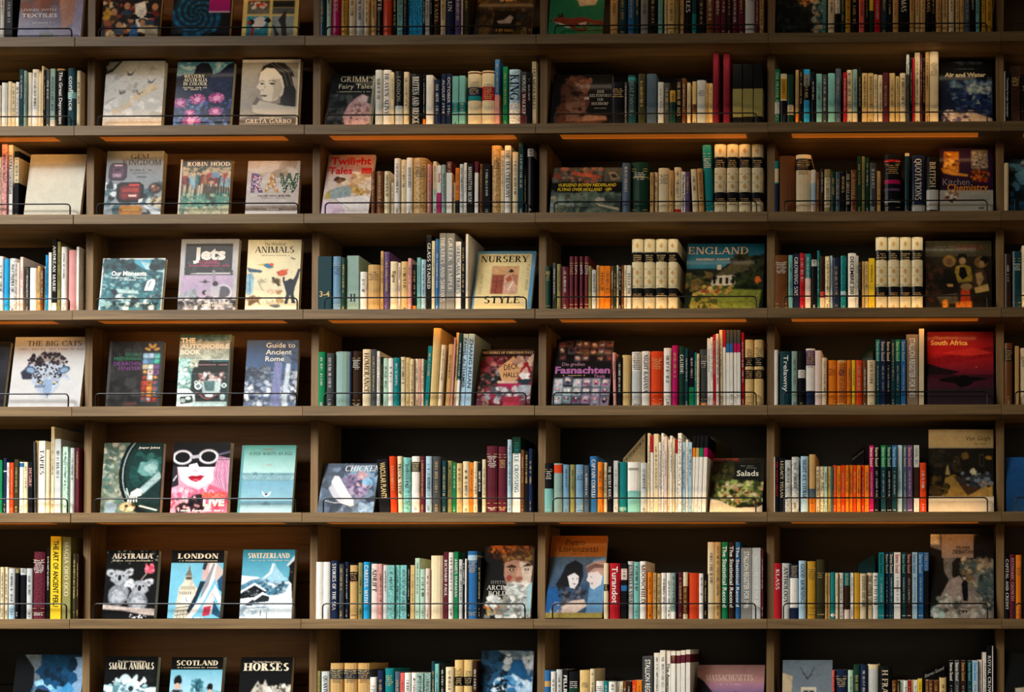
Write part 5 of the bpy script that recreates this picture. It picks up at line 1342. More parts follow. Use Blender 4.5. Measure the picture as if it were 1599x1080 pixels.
@art
def frogs(a):
    a.R(0, 0, 1, 1, '0b1012').R(.0, .4, 1, 1, '24282c', .5).S(.0, .42, .95, 1, 30, .06, .15, '1c2024 343a3e 14171a 44464a', .3).P([(.45, .62), (.6, .48), (.72, .41), (.82, .44), (.86, .58), (.95, .62), (1, .7), (.94, .86), (1, .98), (.45, 1), (.34, .86)], 'a8888a', .3).P([(.46, .86), (.9, .84), (1, .98), (.4, 1)], 'c09a9c', .3)
    a.J(.76, .5, .1, .09, 'c8b0b0', .3).J(.62, .66, .12, .08, '8c7074', .4).S(.5, .6, .9, .95, 18, .02, .05, '6a5458 d8c0c0 4a3c40', .3)
    a.T("GRIMM'S", .6, .15, .095, 'b8b49c', 'c', .76, .0).T('Fairy Tales', .57, .29, .085, 'b8b49c', 'c', .76, .0).X(.16, .365, .92, .024, '9c9c88').R(.94, .02, .985, 1, '8a8a7c')

@art
def twilight(a):
    a.R(0, 0, 1, 1, 'c4a8a0', .12, 'd8ccc0').R(0, 0, 1, .3, 'b48a80', .2).S(.3, .35, 1, .8, 30, .05, .14, 'c8a878 d8c8b0 b48c64 dccdb4', .25)
    a.J(.3, .44, .11, .09, '3a241a', .3).J(.31, .46, .07, .06, '7a5038', .3).P([(.12, .62), (.3, .56), (.5, .54), (.6, .62), (.56, .74), (.2, .78), (.06, .72)], '8ea0a0', .3).P([(.04, .68), (.14, .6), (.16, .76), (.02, .78)], 'b0a058', .3).J(.76, .65, .12, .07, 'b88c3c', .4).S(.6, .56, .85, .72, 12, .02, .05, 'c8a040 8c6428 dcc078', .3).P([(.28, .76), (.9, .7), (1, .78), (1, 1), (.6, 1)], 'e2dcd6', .15).P([(0, .8), (.4, .86), (.6, 1), (0, 1)], 'd8c0d0', .15).L([(.3, .8), (.6, .95)], .012, '8c8890')
    a.T('Twilight', .5, .17, .115, 'c01c22', 'c', .86, .03).T('Tales', .3, .335, .11, 'c01c22', 'c', .5, .03).R(.74, .23, .97, .33, 'c02020').X(.5, .33, .72, .04, 'e8dcd4')

@art
def nursery(a):
    a.R(0, 0, 1, 1, '5a8cac').R(.03, .05, .93, 1, 'd8c894', .06).R(.28, .27, .74, .765, 'a87058', .2).R(.3, .42, .6, .76, '8c4a3a', .2).R(.28, .27, .74, .42, 'c09468', .2).P([(.5, .44), (.6, .4), (.68, .56), (.74, .64), (.74, .765), (.5, .765)], 'c8a088', .25)
    a.J(.61, .36, .05, .04, '2c1c16').P([(.52, .5), (.6, .42), (.64, .52), (.56, .56)], 'a05838').L([(.66, .54), (.58, .7)], .02, 'e4dcd0').L([(.38, .46), (.38, .76)], .014, '6a3428').L([(.3, .55), (.5, .53)], .012, '6a3428')
    a.T('NURSERY', .48, .2, .105, '28231d', 'c', .82, .02).T('STYLE', .5, .93, .115, '28231d', 'c', .6, .02)
    a.T('FLICITY BRIAN', .87, .24, .04, '7a6c4c', 'l', .5, .0, 0, -90).T('ANNE HENRY', .14, .78, .04, '9c8c60', 'l', .42, .0, 0, 90)

@art
def deck(a):
    a.R(0, 0, 1, 1, '4a141c', .3).S(0, .1, 1, 1, 60, .05, .13, '6a1c2c 2c1c1a 8c3c44 3a4438 a86c64 5c2838 8c8890', .35).R(0, 0, 1, .13, '1e1210')
    a.S(.0, .4, .5, .75, 40, .02, .07, '141a16 22281e 0e120e 3a3020', .3).P([(.34, .36), (.62, .13), (.82, .38), (.7, .62), (.48, .66)], 'c89868', .1).S(.66, .15, 1, .32, 10, .04, .09, 'c8a890 a88474', .2)
    a.P([(.72, .58), (.78, .36), (.88, .22), (.96, .36), (.96, .58)], '8c1828', .2).J(.87, .4, .07, .07, 'c89c8c').J(.86, .5, .1, .1, 'e4e0dc', .2).E(.87, .27, .05, .04, '8c1828').P([(.7, .56), (1, .54), (.94, .66), (.76, .66)], '24303a').R(.38, .62, .8, .74, 'a01c48', .3).R(.36, .58, .74, .62, 'd4b0a0', .3)
    a.S(.3, .7, 1, .98, 40, .03, .09, 'a8a4ac 6a3848 c8c0c4 4a4c54 8c2038', .35).R(.5, .86, .82, 1, 'a83044', .3).P([(.76, .66), (1, .66), (.98, .84), (.74, .82)], '9ca4ac', .4)
    a.T('DECK', .6, .37, .1, '2e1c18', 'c', .28, .0, 0, 8).T('HALLS', .6, .51, .085, '2e1c18', 'c', .28, .0).T('TREASURES OF CHRISTMAS PAST', .5, .085, .038, 'dcbc98', 'c', .96, .01)

@art
def chicken(a):
    a.R(0, 0, 1, 1, '3c4a5c', .3, '5a6c7e').S(0, 0, 1, 1, 34, .06, .16, '46566a 2e3a4a 687c90 3a4656', .25).S(.5, .1, 1, .5, 12, .06, .14, '5a7896 7a98b0', .25)
    a.P([(.18, .38), (.22, .26), (.3, .27), (.38, .4), (.52, .62), (.62, .76), (.64, .88), (.58, .9), (.42, .84), (.26, .66), (.2, .52)], 'd9d6d4', .08).P([(.14, .52), (.2, .42), (.3, .6), (.48, .82), (.4, .84), (.24, .7)], 'b8bac0', .12)
    a.J(.56, .38, .16, .14, '7c6888', .35).J(.7, .26, .1, .08, 'b89094', .3).J(.72, .58, .16, .14, '8c7c9c', .35).S(.48, .22, .88, .66, 20, .03, .07, '5c5070 a898b0 c4a8ac 4a4460', .3).J(.84, .4, .08, .08, '7aa8c4', .3).S(.75, .85, 1, 1, 10, .04, .08, '8ca8c4 6a88a8', .2).L([(.1, .78), (.3, .83), (.5, .8)], .01, 'c8ccd0')
    a.T('CHICKEN', .7, .165, .115, 'dcdcd4', 'c', .62, .0, .2)

@art
def bearded(a):
    a.R(0, 0, 1, 1, '0e0e0d').S(.05, .0, .95, .16, 40, .04, .1, '7a3c14 a8581c 4a2410 2a1810 c8762c', .35).S(.4, .05, 1, .28, 36, .03, .08, '5c4428 8c6838 3a2a1a 6a3c1c', .4)
    a.P([(.42, .24), (.6, .2), (.9, .22), (.99, .3), (.97, .5), (.9, .6), (.7, .64), (.5, .58), (.42, .42)], 'a07860', .2).P([(.72, .22), (.99, .28), (.97, .52), (.84, .6), (.74, .45)], 'c8b4a0', .2)
    a.P([(.44, .3), (.56, .26), (.66, .29), (.66, .31), (.5, .31)], '3a2418').P([(.78, .29), (.9, .24), (.98, .28), (.9, .29)], '3a2418').E(.57, .335, .055, .028, '2a1812').E(.57, .335, .02, .02, 'b8a898').E(.88, .33, .05, .026, '2a1812').E(.88, .33, .02, .018, 'b8a898')
    a.P([(.68, .3), (.76, .3), (.8, .44), (.74, .48), (.66, .46)], 'b88c74', .1).E(.73, .46, .08, .05, '8c5848', .1).J(.52, .45, .07, .06, '8c3c34', .2).E(.74, .56, .1, .025, '9c3430')
    a.P([(.5, .53), (.62, .5), (.72, .52), (.84, .5), (.96, .52), (.98, .58), (.84, .55), (.74, .54), (.6, .56), (.48, .6)], 'd8d4c8', .3)
    a.S(.5, .56, 1, .74, 44, .04, .09, 'c8ccc4 e0e0d8 8c9490 a8aca4', .25).S(.1, .72, 1, 1, 60, .05, .11, 'a8b0ac dcdcd4 6c7472 c0c4bc 8c8878', .25).S(.05, .85, .4, .95, 6, .03, .05, 'a8581c c8a040', .2).P([(.9, .6), (1, .5), (1, .9), (.92, .95)], '9cc0c4', .2)
    a.T('EFFETTO', .32, .53, .04, '8c8880', 'c', .32, .0).T('ARCIM', .3, .615, .062, 'c9c4b8', 'c', .44, .01).T('BOLDO', .36, .695, .062, 'c9c4b8', 'c', .48, .01)

@art
def glacier(a):
    a.R(0, 0, 1, 1, '0e2a42', .2, '2a6890').S(.0, .0, .5, .8, 30, .05, .14, '0c1c2c 123048 0a141f', .3).P([(.3, .0), (.98, .02), (1, .2), (.92, .35), (.8, .12), (.5, .08)], '6c7c88', .4).S(.5, .02, 1, .25, 20, .05, .12, '8c9498 4a5c6c a8b0b4 2c3c4c', .35).P([(.5, .34), (.62, .14), (.78, .12), (.9, .34), (.78, .42)], '14466e', .3)
    a.P([(.46, .42), (.62, .32), (.9, .44), (1, .36), (1, .62), (.6, .6)], '9cb8cc', .4).S(.3, .4, 1, .7, 24, .05, .12, '4a84ac b8ccd8 1c5080 2a6898', .3).S(.3, .4, .5, .9, 40, .02, .06, '0a0f12 10181c', .2).P([(.36, .9), (.4, .3), (.46, .9)], '0a1014', .2)

@art
def running_fox(a):
    a.R(0, 0, 1, 1, '1e6a4c', .12, '2a7c54').P([(.5, .52), (.9, .5), (.84, .6), (.56, .62)], 'c8b898', .2).P([(.5, .86), (1, .8), (1, 1), (.5, 1)], '4a7a4a', .2)
    a.P([(.05, .83), (.14, .775), (.22, .77), (.26, .74), (.28, .78), (.4, .79), (.6, .775), (.74, .79), (.82, .82), (.92, .82), (1, .84), (1, .88), (.88, .89), (.78, .85), (.72, .88), (.6, .86), (.52, .9), (.44, .92), (.36, .88), (.24, .86), (.12, .85)], '8a3c26', .15)
    a.P([(.1, .845), (.2, .85), (.3, .88), (.42, .92), (.34, .925), (.22, .88)], 'd8c4ac').P([(.56, .86), (.7, .84), (.68, .9), (.58, .9)], 'd8c4ac')
    for p in ([(.4, .9), (.48, .94), (.6, .95)], [(.44, .9), (.56, .96), (.7, .96)], [(.64, .88), (.66, .93), (.72, .935)], [(.3, .86), (.24, .79)], [(.48, .93), (.56, .95)]):
        a.L(p, .028, '7a3422')
    a.P([(.2, .78), (.24, .7), (.27, .77)], '2c1c16').P([(.16, .78), (.18, .72), (.22, .77)], '2c1c16').E(.13, .81, .012, .012, '14100e').L([(.05, .83), (.02, .82)], .02, '1a1412')

@art
def figurine(a):
    a.R(0, 0, 1, 1, '0c0b0b').P([(.14, .3), (.26, .08), (.46, .02), (.6, .1), (.64, .2), (.6, .4), (.64, .58), (.58, .78), (.66, .84), (.9, .86), (.96, .96), (.5, 1), (.06, 1), (.08, .8), (.16, .6)], '4a2c20', .35)
    a.P([(.36, .16), (.5, .1), (.62, .14), (.62, .3), (.56, .4), (.42, .34)], '7a4c36', .25).E(.48, .2, .05, .04, '8c6048').E(.48, .2, .025, .02, '1a100c').J(.62, .13, .05, .06, '6a4030').J(.4, .4, .1, .06, '1c120e').P([(.24, .6), (.56, .54), (.58, .9), (.54, .98), (.26, .98)], '6a4a3c', .3)
    for i in range(6): a.E(.4 + .04 * i, .5, .022, .035, 'a89084')
    a.P([(.54, .86), (.92, .88), (.94, .95), (.54, .98)], '8c6450', .3).S(.1, .1, .55, .9, 18, .03, .07, '2c1a14 5c3828 3c2419', .3)
    for i, (t, w) in enumerate((('DER', .12), ('KELTENFURST', .36), ('VON', .1), ('HOCHDORF', .28))):
        a.T(t, .81, .39 + i * .085, .05, 'b4b0a4', 'c', w, .0)
    a.X(.72, .72, .9, .02, '8c8880', .7)

@art
def holland(a):
    a.R(0, 0, 1, 1, '0b0b0b').R(.02, .02, .72, .33, '4a4a40', .5).S(.04, .04, .7, .32, 60, .02, .06, '7a3c28 5c5c50 2a2c26 9c5c40 3a3a34', .4).P([(.3, .1), (.7, .2), (.7, .26), (.3, .18)], 'a85034', .4).R(.74, .02, 1, .33, '4c4a40', .3).P([(.8, .12), (.9, .12), (.98, .26), (.86, .3)], '8c7c60', .3).P([(.83, .16), (.9, .15), (.94, .24), (.87, .26)], '2c2c28')
    a.R(0, .58, .32, 1, '5a6a64', .4).R(.34, .58, 1, 1, '3a4a44', .4).S(.0, .6, .3, 1, 24, .03, .08, '7c8c84 3c4c48 8c8468 5c5c48', .4).S(.36, .6, .98, 1, 46, .03, .08, '4c5c50 2c3834 6c7464 586a58', .4).P([(.64, .82), (.98, .92), (.98, .98), (.7, .88)], 'b8ac90').J(.7, .74, .1, .05, 'a8a494', .3)
    a.T('VLIEGEND BOVEN NEDERLAND', .09, .44, .062, 'd8bc2c', 'l', .83, .02, .2).T('FLYING OVER HOLLAND', .09, .54, .062, 'd8bc2c', 'l', .63, .02, .2).J(.82, .5, .04, .03, 'b0982c', .3)

@art
def england(a):
    a.R(0, 0, 1, .45, '10485c', .1, '2c6c7c').R(0, .4, 1, 1, '131a12', .4).P([(.2, .52), (.4, .44), (.62, .26), (.8, .24), (1, .16), (1, .7), (.2, .7)], '1c1f14', .35).S(.55, .2, 1, .6, 46, .04, .1, '161c10 262c18 0e120a 343418', .4).P([(.36, .52), (.62, .3), (.84, .28), (.8, .42), (.44, .54)], '4a4228', .4).R(.6, .18, .65, .3, '2c241c').R(.4, .34, .45, .42, 'b4a48c')
    a.P([(.32, .52), (.64, .5), (.64, .66), (.32, .68)], 'c0b49c', .25)
    for i in range(4): a.R(.35 + .08 * i, .54, .39 + .08 * i, .64, '241c16')
    a.S(.0, .48, .35, .8, 40, .04, .09, '14180e 2c3418 0c0e08 5c4c24', .4).S(.6, .5, .95, .72, 26, .03, .07, '1a2410 2c3c18 0e1408', .4).P([(.1, .78), (.5, .72), (.98, .74), (.94, 1), (.06, 1)], '6c742c', .35).S(.1, .68, .6, .82, 26, .02, .05, 'a88c3c c8a860 4a5420 8c3c24', .3).S(.1, .84, .4, 1, 20, .03, .06, '2c3414 8c7c34 484c1c', .3).J(.93, .58, .035, .05, 'd05c24', .2)
    a.T('ENGLAND', .4, .17, .105, 'c8a888', 'c', .78, .0).X(.12, .27, .54, .04, 'a89478', .8)

@art
def fasnacht(a):
    a.R(0, 0, 1, 1, '100d10')
    for i in range(7):
        for j in range(3):
            u, v = .06 + .135 * i + a.g.uniform(-.02, .02), .04 + .1 * j + a.g.uniform(-.02, .02)
            if j == 2 and i % 3 == 1: continue
            a.R(u, v, u + .12, v + .095, a.g.choice(('5a3a30', '3c2c2c', '6a4c48', '4a4450')), .6).J(u + .06, v + .05, .035, .03, a.g.choice(('c89c84', '8c4c3c', 'b0a8a8', '2a1c1a')), .4).J(u + .05, v + .03, .03, .02, a.g.choice(('e0d0c4', '6a2c2c', '20181a')), .3)
    for i in range(6):
        for j in range(3):
            u, v = .02 + .165 * i, .6 + .135 * j + a.g.uniform(-.02, .02)
            a.R(u, v, u + .15, v + .125, a.g.choice(('7c8894', 'a8b0b8', '5c5c70', '8c7c94', '94a4a8')), .6).J(u + .07, v + .05, .045, .04, a.g.choice(('d8d8dc', '2c2830', 'b86c88', 'e8e4e0', '6a7484')), .4).J(u + .07, v + .08, .04, .03, a.g.choice(('1c1a20', 'c4b4bc', '8c2c5c', '8ca4ac')), .3).E(u + .07, v + .04, .022, .022, 'd8b8a8')
    a.T('Die großen', .33, .415, .05, '8c6c80', 'c', .4, .02).T('Fasnachten', .5, .53, .1, 'a868a0', 'c', .96, .035).T('Tirols', .8, .6, .05, '9c6c90', 'c', .2, .02).X(.16, .57, .55, .016, 'c8a878')

@art
def salads(a):
    a.R(0, 0, 1, 1, '221c12', .4).R(0, 0, .5, .06, '7a3020', .3).S(.0, .1, .5, .5, 40, .04, .1, '2c3018 141408 4a4c24 3a2c18 1c2010', .4).S(.1, .45, 1, .85, 70, .04, .1, '6c7c34 8c9c4c 2c3818 b8b478 4a5c24 c8bc94 a08454', .35).P([(.0, .78), (.2, .82), (.5, .95), (.9, .94), (1, .9), (1, 1), (0, 1)], 'd8c4a0', .15).S(.2, .6, .9, .92, 40, .03, .07, '3c4c1c 94a054 d4c89c 1e2810 b07c4c', .35)
    a.R(.44, .1, .93, .42, '121614').T('Salads', .69, .345, .105, 'e0dac8', 'c', .42, .01).X(.55, .16, .82, .018, '8c8878').X(.66, .2, .84, .018, '8c8878')

@art
def two_faces(a):
    a.R(0, 0, 1, 1, '2c4a68', .15).R(0, 0, 1, .26, '94571c', .1).R(0, .26, 1, .62, '4a5c6c', .2, '38506a').P([(0, .62), (.2, .66), (.3, 1), (0, 1)], '1a5088', .2).P([(.78, .3), (1, .27), (1, 1), (.7, 1)], '5c88ac', .15)
    a.P([(.14, .6), (.22, .5), (.3, .36), (.46, .3), (.6, .36), (.62, .5), (.56, .62), (.4, .62), (.2, .66)], '14161a', .25).P([(.34, .5), (.46, .46), (.54, .5), (.54, .58), (.48, .65), (.4, .64)], 'd8d4d4').E(.44, .53, .015, .01, '2a2a2e').E(.51, .53, .012, .01, '2a2a2e').P([(.44, .59), (.48, .585), (.5, .595), (.47, .605)], '8c3c40')
    a.P([(.66, .38), (.8, .32), (1, .3), (1, .48), (.9, .5), (.7, .48)], 'b09084', .25).P([(.7, .46), (.86, .44), (.96, .5), (.94, .6), (.82, .66), (.76, .64), (.74, .58), (.68, .55), (.7, .5)], 'd4ccca').E(.76, .51, .016, .01, '2a2a2e').P([(.75, .585), (.8, .58), (.79, .6)], '8c3c40').P([(.64, .4), (.8, .34), (1, .36), (1, .4), (.8, .4), (.7, .46)], '6c5048', .2)
    a.S(.2, .64, .7, .85, 40, .02, .05, '2c2e34 4a4c54 1c1e24 6a6468', .3).P([(.2, .9), (.44, .8), (.66, .78), (.72, .86), (.5, .96), (.26, .97)], 'c8b4a4', .25).S(.1, .82, .3, .98, 12, .03, .06, '6a5460 8c98b0 3c5c80', .25).R(.0, .94, 1, 1, '8c7c3c', .2)
    a.T('Pietro', .44, .115, .075, '3a2410', 'c', .34, .0).T('Lorenzetti', .5, .2, .075, '3a2410', 'c', .68, .0).X(.36, .235, .62, .02, '5c3818', .7)

@art
def massachusetts(a):
    a.R(0, 0, 1, .3, '7c5c5c', .05, 'a87c78').R(0, .3, 1, .55, 'a47484', .05, '4a4c78').R(0, .5, 1, 1, '2c3c68', .3, '202c50').P([(0, .2), (.1, .28), (.25, .48), (.3, .75), (0, .8)], '120e14', .2).P([(.68, .62), (.74, .54), (.82, .56), (.86, .66), (.7, .68)], '14121c', .2).S(.2, .55, 1, .9, 40, .04, .12, '3a4c80 2a3864 54689c 1c2648', .2)
    a.T('MASSACHUSETTS', .48, .27, .1, 'c8b4a8', 'c', .7, .0).X(.34, .35, .64, .03, 'a89494', .7)

@art
def floral(a):
    a.R(0, 0, 1, 1, '0e1314', .3).S(0, .3, 1, 1, 60, .04, .1, '141c1c 1c2426 0c1012 24302c', .3).S(.4, .35, .95, .6, 30, .03, .07, '8c5c34 b88c5c 3c2c20 6a4428', .35).S(.75, .55, 1, 1, 50, .03, .07, '3c6c74 8c9c94 1c343a a89c84 244a52', .35).P([(.92, .3), (1, .3), (1, 1), (.94, 1)], '3a7c88', .2)

@art
def ocean(a):
    a.R(0, 0, 1, 1, '0e0e10', .1).R(0, .3, 1, 1, '141c34', .3).S(.2, .34, 1, .7, 60, .03, .08, '4c6070 1c2c4c 8a9aa0 26406c 5c7888 16223c', .35).S(.3, .5, 1, .9, 60, .03, .08, '16224a 1c2c5c 0e1630 3c5474 2a3a68', .3).P([(.5, .46), (.64, .4), (.82, .42), (.74, .52), (.56, .54)], '8c9c9c', .35).S(.55, .38, .95, .55, 20, .03, .06, 'a8b0a8 6c8490', .3)
    a.P([(.1, .9), (.3, .84), (.7, .88), (1, .97), (1, 1), (.05, 1)], 'b8a48c', .3).S(.05, .84, .6, 1, 20, .03, .07, 'd8c8b8 5c4c74 a89484 2c2c50', .3).S(.3, .0, .8, .05, 8, .04, .08, '3c3c40 28282c', .2)
    a.T('Air and Water', .49, .265, .065, 'c8b48c', 'c', .78, .04).X(.3, .145, .66, .03, '3c4a44', .8).J(.95, .3, .05, .05, '3c4044', .2)

@art
def chemistry(a):
    a.R(0, 0, 1, 1, '2a1630', .1).R(0, .68, 1, 1, 'a6a69c', .05).R(.08, .06, .36, .4, 'b8741c', .3).S(.1, .1, .34, .38, 18, .03, .07, 'd8942c 5c2c10 8c4c14 e8b048', .3).R(.6, .04, .9, .33, '8c8474', .4).S(.62, .06, .88, .32, 26, .02, .05, 'c8c0ac 3c342c 6a6050 a89c88', .3).P([(.02, .32), (.1, .34), (.3, .4), (.54, .43), (.52, .46), (.24, .44), (.06, .4)], 'd89434', .2).R(.6, .36, .92, .54, '5c2c1c', .4).S(.6, .36, .92, .54, 26, .03, .06, 'a83c1c 2c4c24 d8742c 3c1c14', .3)
    a.R(.08, .7, .34, .88, 'b4b0a4', .2).S(.1, .7, .33, .86, 16, .03, .06, '5c2c1c 3c2c24 8c6c50 d8d4c8', .3)
    for i in range(4): a.X(.58, .77 + .022 * i, .94, .01, '787870')
    a.T('Kitchen', .06, .6, .1, '8c8894', 'l', .5, .0).T('Chemistry', .14, .69, .1, 'c8842c', 'l', .77, .02).X(.74, .985, .82, .04, '2c2c2c')

@art
def robes(a):
    a.R(0, 0, 1, 1, '262015', .25, '1a150f').R(0, 0, 1, .24, '3f3a28', .2)
    for u, v, hc in ((.36, .31, '7a5c28'), (.84, .33, '6a4a24')):
        a.E(u, v, .1, .1, hc, .3).E(u, v + .01, .05, .065, '5c4430', .2)
    a.E(.56, .24, .07, .05, '0c0a08').R(.5, .2, .62, .26, '0c0a08').E(.56, .31, .05, .06, '9c7c50', .2).P([(.46, .4), (.56, .36), (.68, .4), (.72, .62), (.5, .64), (.44, .52)], '8c7428', .3).P([(.52, .4), (.6, .4), (.64, .54), (.56, .6), (.5, .52)], '0c0b0a').J(.9, .3, .06, .08, '100c0a').E(.85, .36, .045, .06, '8c6c48', .2)
    a.P([(.76, .44), (.86, .42), (.92, .54), (.94, .74), (.74, .78), (.7, .6)], '3c2c1a', .3).P([(.76, .5), (.84, .48), (.88, .58), (.82, .7), (.78, .66)], '9c7c50', .3).P([(.74, .72), (.94, .66), (.96, .76), (.76, .8)], 'b49458', .2).P([(.2, .46), (.34, .42), (.46, .5), (.5, .84), (.2, .86)], '14110e', .2).P([(.32, .66), (.42, .66), (.42, .7), (.34, .7)], 'a87c48').P([(.16, .84), (.48, .8), (.5, .95), (.24, .96)], '4a4434', .4).P([(.54, .74), (.66, .7), (.68, .98), (.52, 1)], '9c3418', .4).E(.62, .7, .09, .06, '7c6444', .3).P([(.26, .9), (.34, .9), (.34, 1), (.26, 1)], 'b8701c', .4).P([(.46, .94), (.7, .92), (.7, 1), (.46, 1)], 'b8601c', .4).S(0, .3, .2, .9, 16, .04, .09, '2a1c14 3c2418 1a120e', .3)
    a.T('SIENA', .68, .14, .075, '7a3020', 'c', .42, .0).X(.12, .1, .44, .025, '5c5438', .7).X(.12, .145, .44, .025, '5c5438', .7)

@art
def africa(a):
    a.R(0, 0, 1, .28, '7c1c22', .05, 'b41c1e').R(0, .28, 1, .62, 'b81c1c', .1, '5c1c2c').P([(0, .4), (.4, .3), (1, .2), (1, .34), (.5, .42), (0, .5)], '8c141c', .2).P([(.2, .3), (.7, .22), (1, .3), (.6, .34)], 'c83028', .2).P([(0, .44), (.2, .5), (.5, .56), (.3, .62), (0, .62)], '1c1016').R(0, .6, 1, 1, '4c1c2c', .15, '2a1c26').R(0, .6, 1, .64, '3a141e').P([(.16, .66), (.4, .62), (.7, .63), (.96, .66), (.7, .69), (.66, .74), (.5, .78), (.42, .72), (.2, .69)], '0e0a0e').P([(.5, .62), (.55, .6), (.62, .62), (.6, .68)], '0e0a0e')
    a.P([(0, .8), (1, .78), (1, 1), (0, 1)], '2e2228', .15).E(.74, .49, .012, .012, 'd86a54').T('Magnificent', .28, .1, .045, 'b0602c', 'c', .36, .0, .2).T('South Africa', .33, .185, .065, 'e0b060', 'c', .56, .03)

@art
def still_life(a):
    a.R(0, 0, 1, 1, 'cfc0a4', .05).R(0, 0, 1, .225, '9c8458', .1).R(0, .225, 1, .83, '15110b', .25).P([(.26, .6), (.4, .56), (.7, .83), (.2, .83)], '8c6c30', .3).P([(.68, .6), (.98, .66), (.98, .83), (.6, .83), (.82, .72)], 'a07c3c', .3).P([(.38, .58), (.68, .6), (.82, .72), (.6, .82)], '3a2618', .3).S(.5, .54, .95, .7, 26, .03, .06, '20282c 2c3438 141614 6c7478', .35).J(.69, .52, .04, .06, 'b4ac8c', .3).P([(.26, .56), (.29, .42), (.33, .56)], '8c7848', .3).J(.43, .4, .04, .035, '8c7454', .3).J(.56, .33, .06, .05, '5c4420', .35).R(.78, .3, .86, .46, '2c2a24').R(.8, .33, .84, .44, '12110e').J(.93, .35, .05, .03, '8c6420', .3).S(.05, .28, .5, .5, 12, .04, .08, '241c12 2c2416 181c18', .3).P([(.22, .72), (.28, .66), (.34, .7), (.28, .8)], '241a0e').R(.16, .9, .4, .906, '8c7c64').S(.02, .6, .25, .8, 12, .05, .1, '3a2c14 1c160c 54401c', .3)
    a.T('Van Gogh', .76, .135, .055, '3a2c1a', 'c', .38, .0, .15).X(.72, .185, .92, .016, '5c4a30', .8)

@art
def woodland(a):
    a.R(0, 0, 1, 1, '5c5248', .35, '7c7468').P([(0, .15), (.2, .2), (.22, .45), (.3, .56), (.18, .72), (.04, 1), (0, 1)], '16130f', .3).P([(.7, .0), (1, 0), (1, .35), (.84, .3), (.66, .3)], '1a1512', .3).R(.18, .0, .68, .28, '8c7664', .15).P([(.34, .34), (.42, .28), (.66, .29), (.7, .36), (.6, .48), (.4, .56), (.34, .5)], '1c1713', .25)
    a.S(.5, .3, .98, .62, 60, .03, .07, '6a5438 8c7c60 4a4c44 b09c78 3a4a48', .4).S(.78, .45, 1, .9, 40, .04, .09, '4a5854 3a4644 6c7068 2c3432', .35).P([(.3, .55), (.46, .5), (.6, .66), (.8, 1), (.06, 1), (.18, .72)], '8c7c70', .3).S(.1, .75, .9, 1, 50, .03, .07, 'a8a090 6c7468 4a4640 b4b4a4 8c7c6c', .35).S(.0, .9, .2, 1, 14, .03, .06, '9cb4ac c8ccc0 4c645c', .3)
    a.P([(.5, .58), (.54, .54), (.59, .58), (.6, .72), (.59, .8), (.52, .8), (.5, .7)], '0e0e12', .1).E(.54, .525, .022, .026, 'b49c88').P([(.48, .62), (.52, .56), (.52, .62)], '0e0e12').E(.54, .505, .026, .016, '1a1614').R(0, .0, .14, .12, 'b0a48c', .4)
    a.T('Исаак', .52, .175, .035, '2c2018', 'c', .22, .02, .15).T('ЛЕВИТАН', .52, .235, .045, '2c2018', 'c', .34, .03).R(.44, .91, .58, .945, '2c2824').X(.46, .94, .56, .02, 'a89c90')

@art
def window(a):
    a.R(0, 0, 1, 1, '5c6a74', .12, '7c8890').P([(0, .2), (.2, .25), (.16, 1), (0, 1)], 'b8a484', .2).R(.38, .42, .68, 1, 'c8c0a8', .1).R(.42, .47, .64, .98, '3c4450', .2).R(.42, .56, .64, .96, 'a87434', .3).J(.53, .65, .08, .06, 'd8b880', .3).L([(.53, .47), (.53, .98)], .014, 'c8c0a8').L([(.36, .12), (.5, .3), (.64, .12)], .014, '2c2a2c').L([(.4, .2), (.5, .28), (.62, .22)], .014, '2c2a2c').L([(.5, .1), (.5, .32)], .01, '2c2a2c')

@art
def blank(a):
    a.R(0, 0, 1, 1, 'c6bea4', .04)

@art
def leopard(a):
    a.R(0, 0, 1, 1, 'bebcb8', .03)
    a.P([(.24, .36), (.36, .26), (.5, .22), (.62, .24), (.7, .32), (.74, .42), (.72, .5), (.84, .62), (.8, .64), (.7, .58), (.68, .72), (.6, .84), (.52, .89), (.44, .86), (.36, .76), (.28, .62), (.14, .6), (.12, .5), (.2, .46)], 'a4adb8', .25)
    a.P([(.12, .52), (.2, .44), (.26, .46), (.28, .62), (.16, .62)], '2a2a38', .3).P([(.36, .26), (.5, .21), (.64, .22), (.72, .34), (.66, .42), (.5, .36), (.3, .42), (.26, .36)], '8c8078', .3)
    g = a.g
    for i in range(210):
        u, v = g.uniform(.14, .78), g.uniform(.23, .68)
        if (u - .47) ** 2 / .09 + (v - .43) ** 2 / .055 < 1 and not (.42 < u < .6 and v > .56):
            q = g.uniform(.012, .026) * (1.3 if v < .4 else .8)
            a.k += .2; a.J(u, v, q, q * .9, g.choice(('16141c', '221c24', '30242a')), 0, .4, 7); a.k -= 1
    a.k += 3
    for u, s_ in ((.26, 1), (.73, -1)):
        a.E(u, .48, .085, .055, '3c5068', .2, 20 * s_).E(u, .485, .055, .035, '7c94ac', .2, 20 * s_)
    a.P([(.4, .62), (.46, .66), (.44, .7), (.36, .66)], '28344a').P([(.6, .66), (.68, .64), (.62, .7), (.58, .7)], '28344a').E(.42, .665, .02, .014, 'b8b070').E(.62, .668, .02, .014, 'b8b070')
    a.P([(.46, .62), (.58, .62), (.58, .8), (.52, .84), (.46, .8)], '8498b0', .08).P([(.48, .82), (.58, .82), (.53, .86)], '34465c').L([(.53, .86), (.53, .89)], .01, '34465c')
    for i in range(12): a.L([(.36 + .012 * i, .7), (.34 + .012 * i, .74)], .008, '4c5c74')
    a.T('THE BIG CATS', .56, .13, .07, '40342c', 'c', .76, .0).X(.06, .19, .96, .028, 'a08468', .75).X(.1, .955, .9, .012, 'a8a8ac', .7)

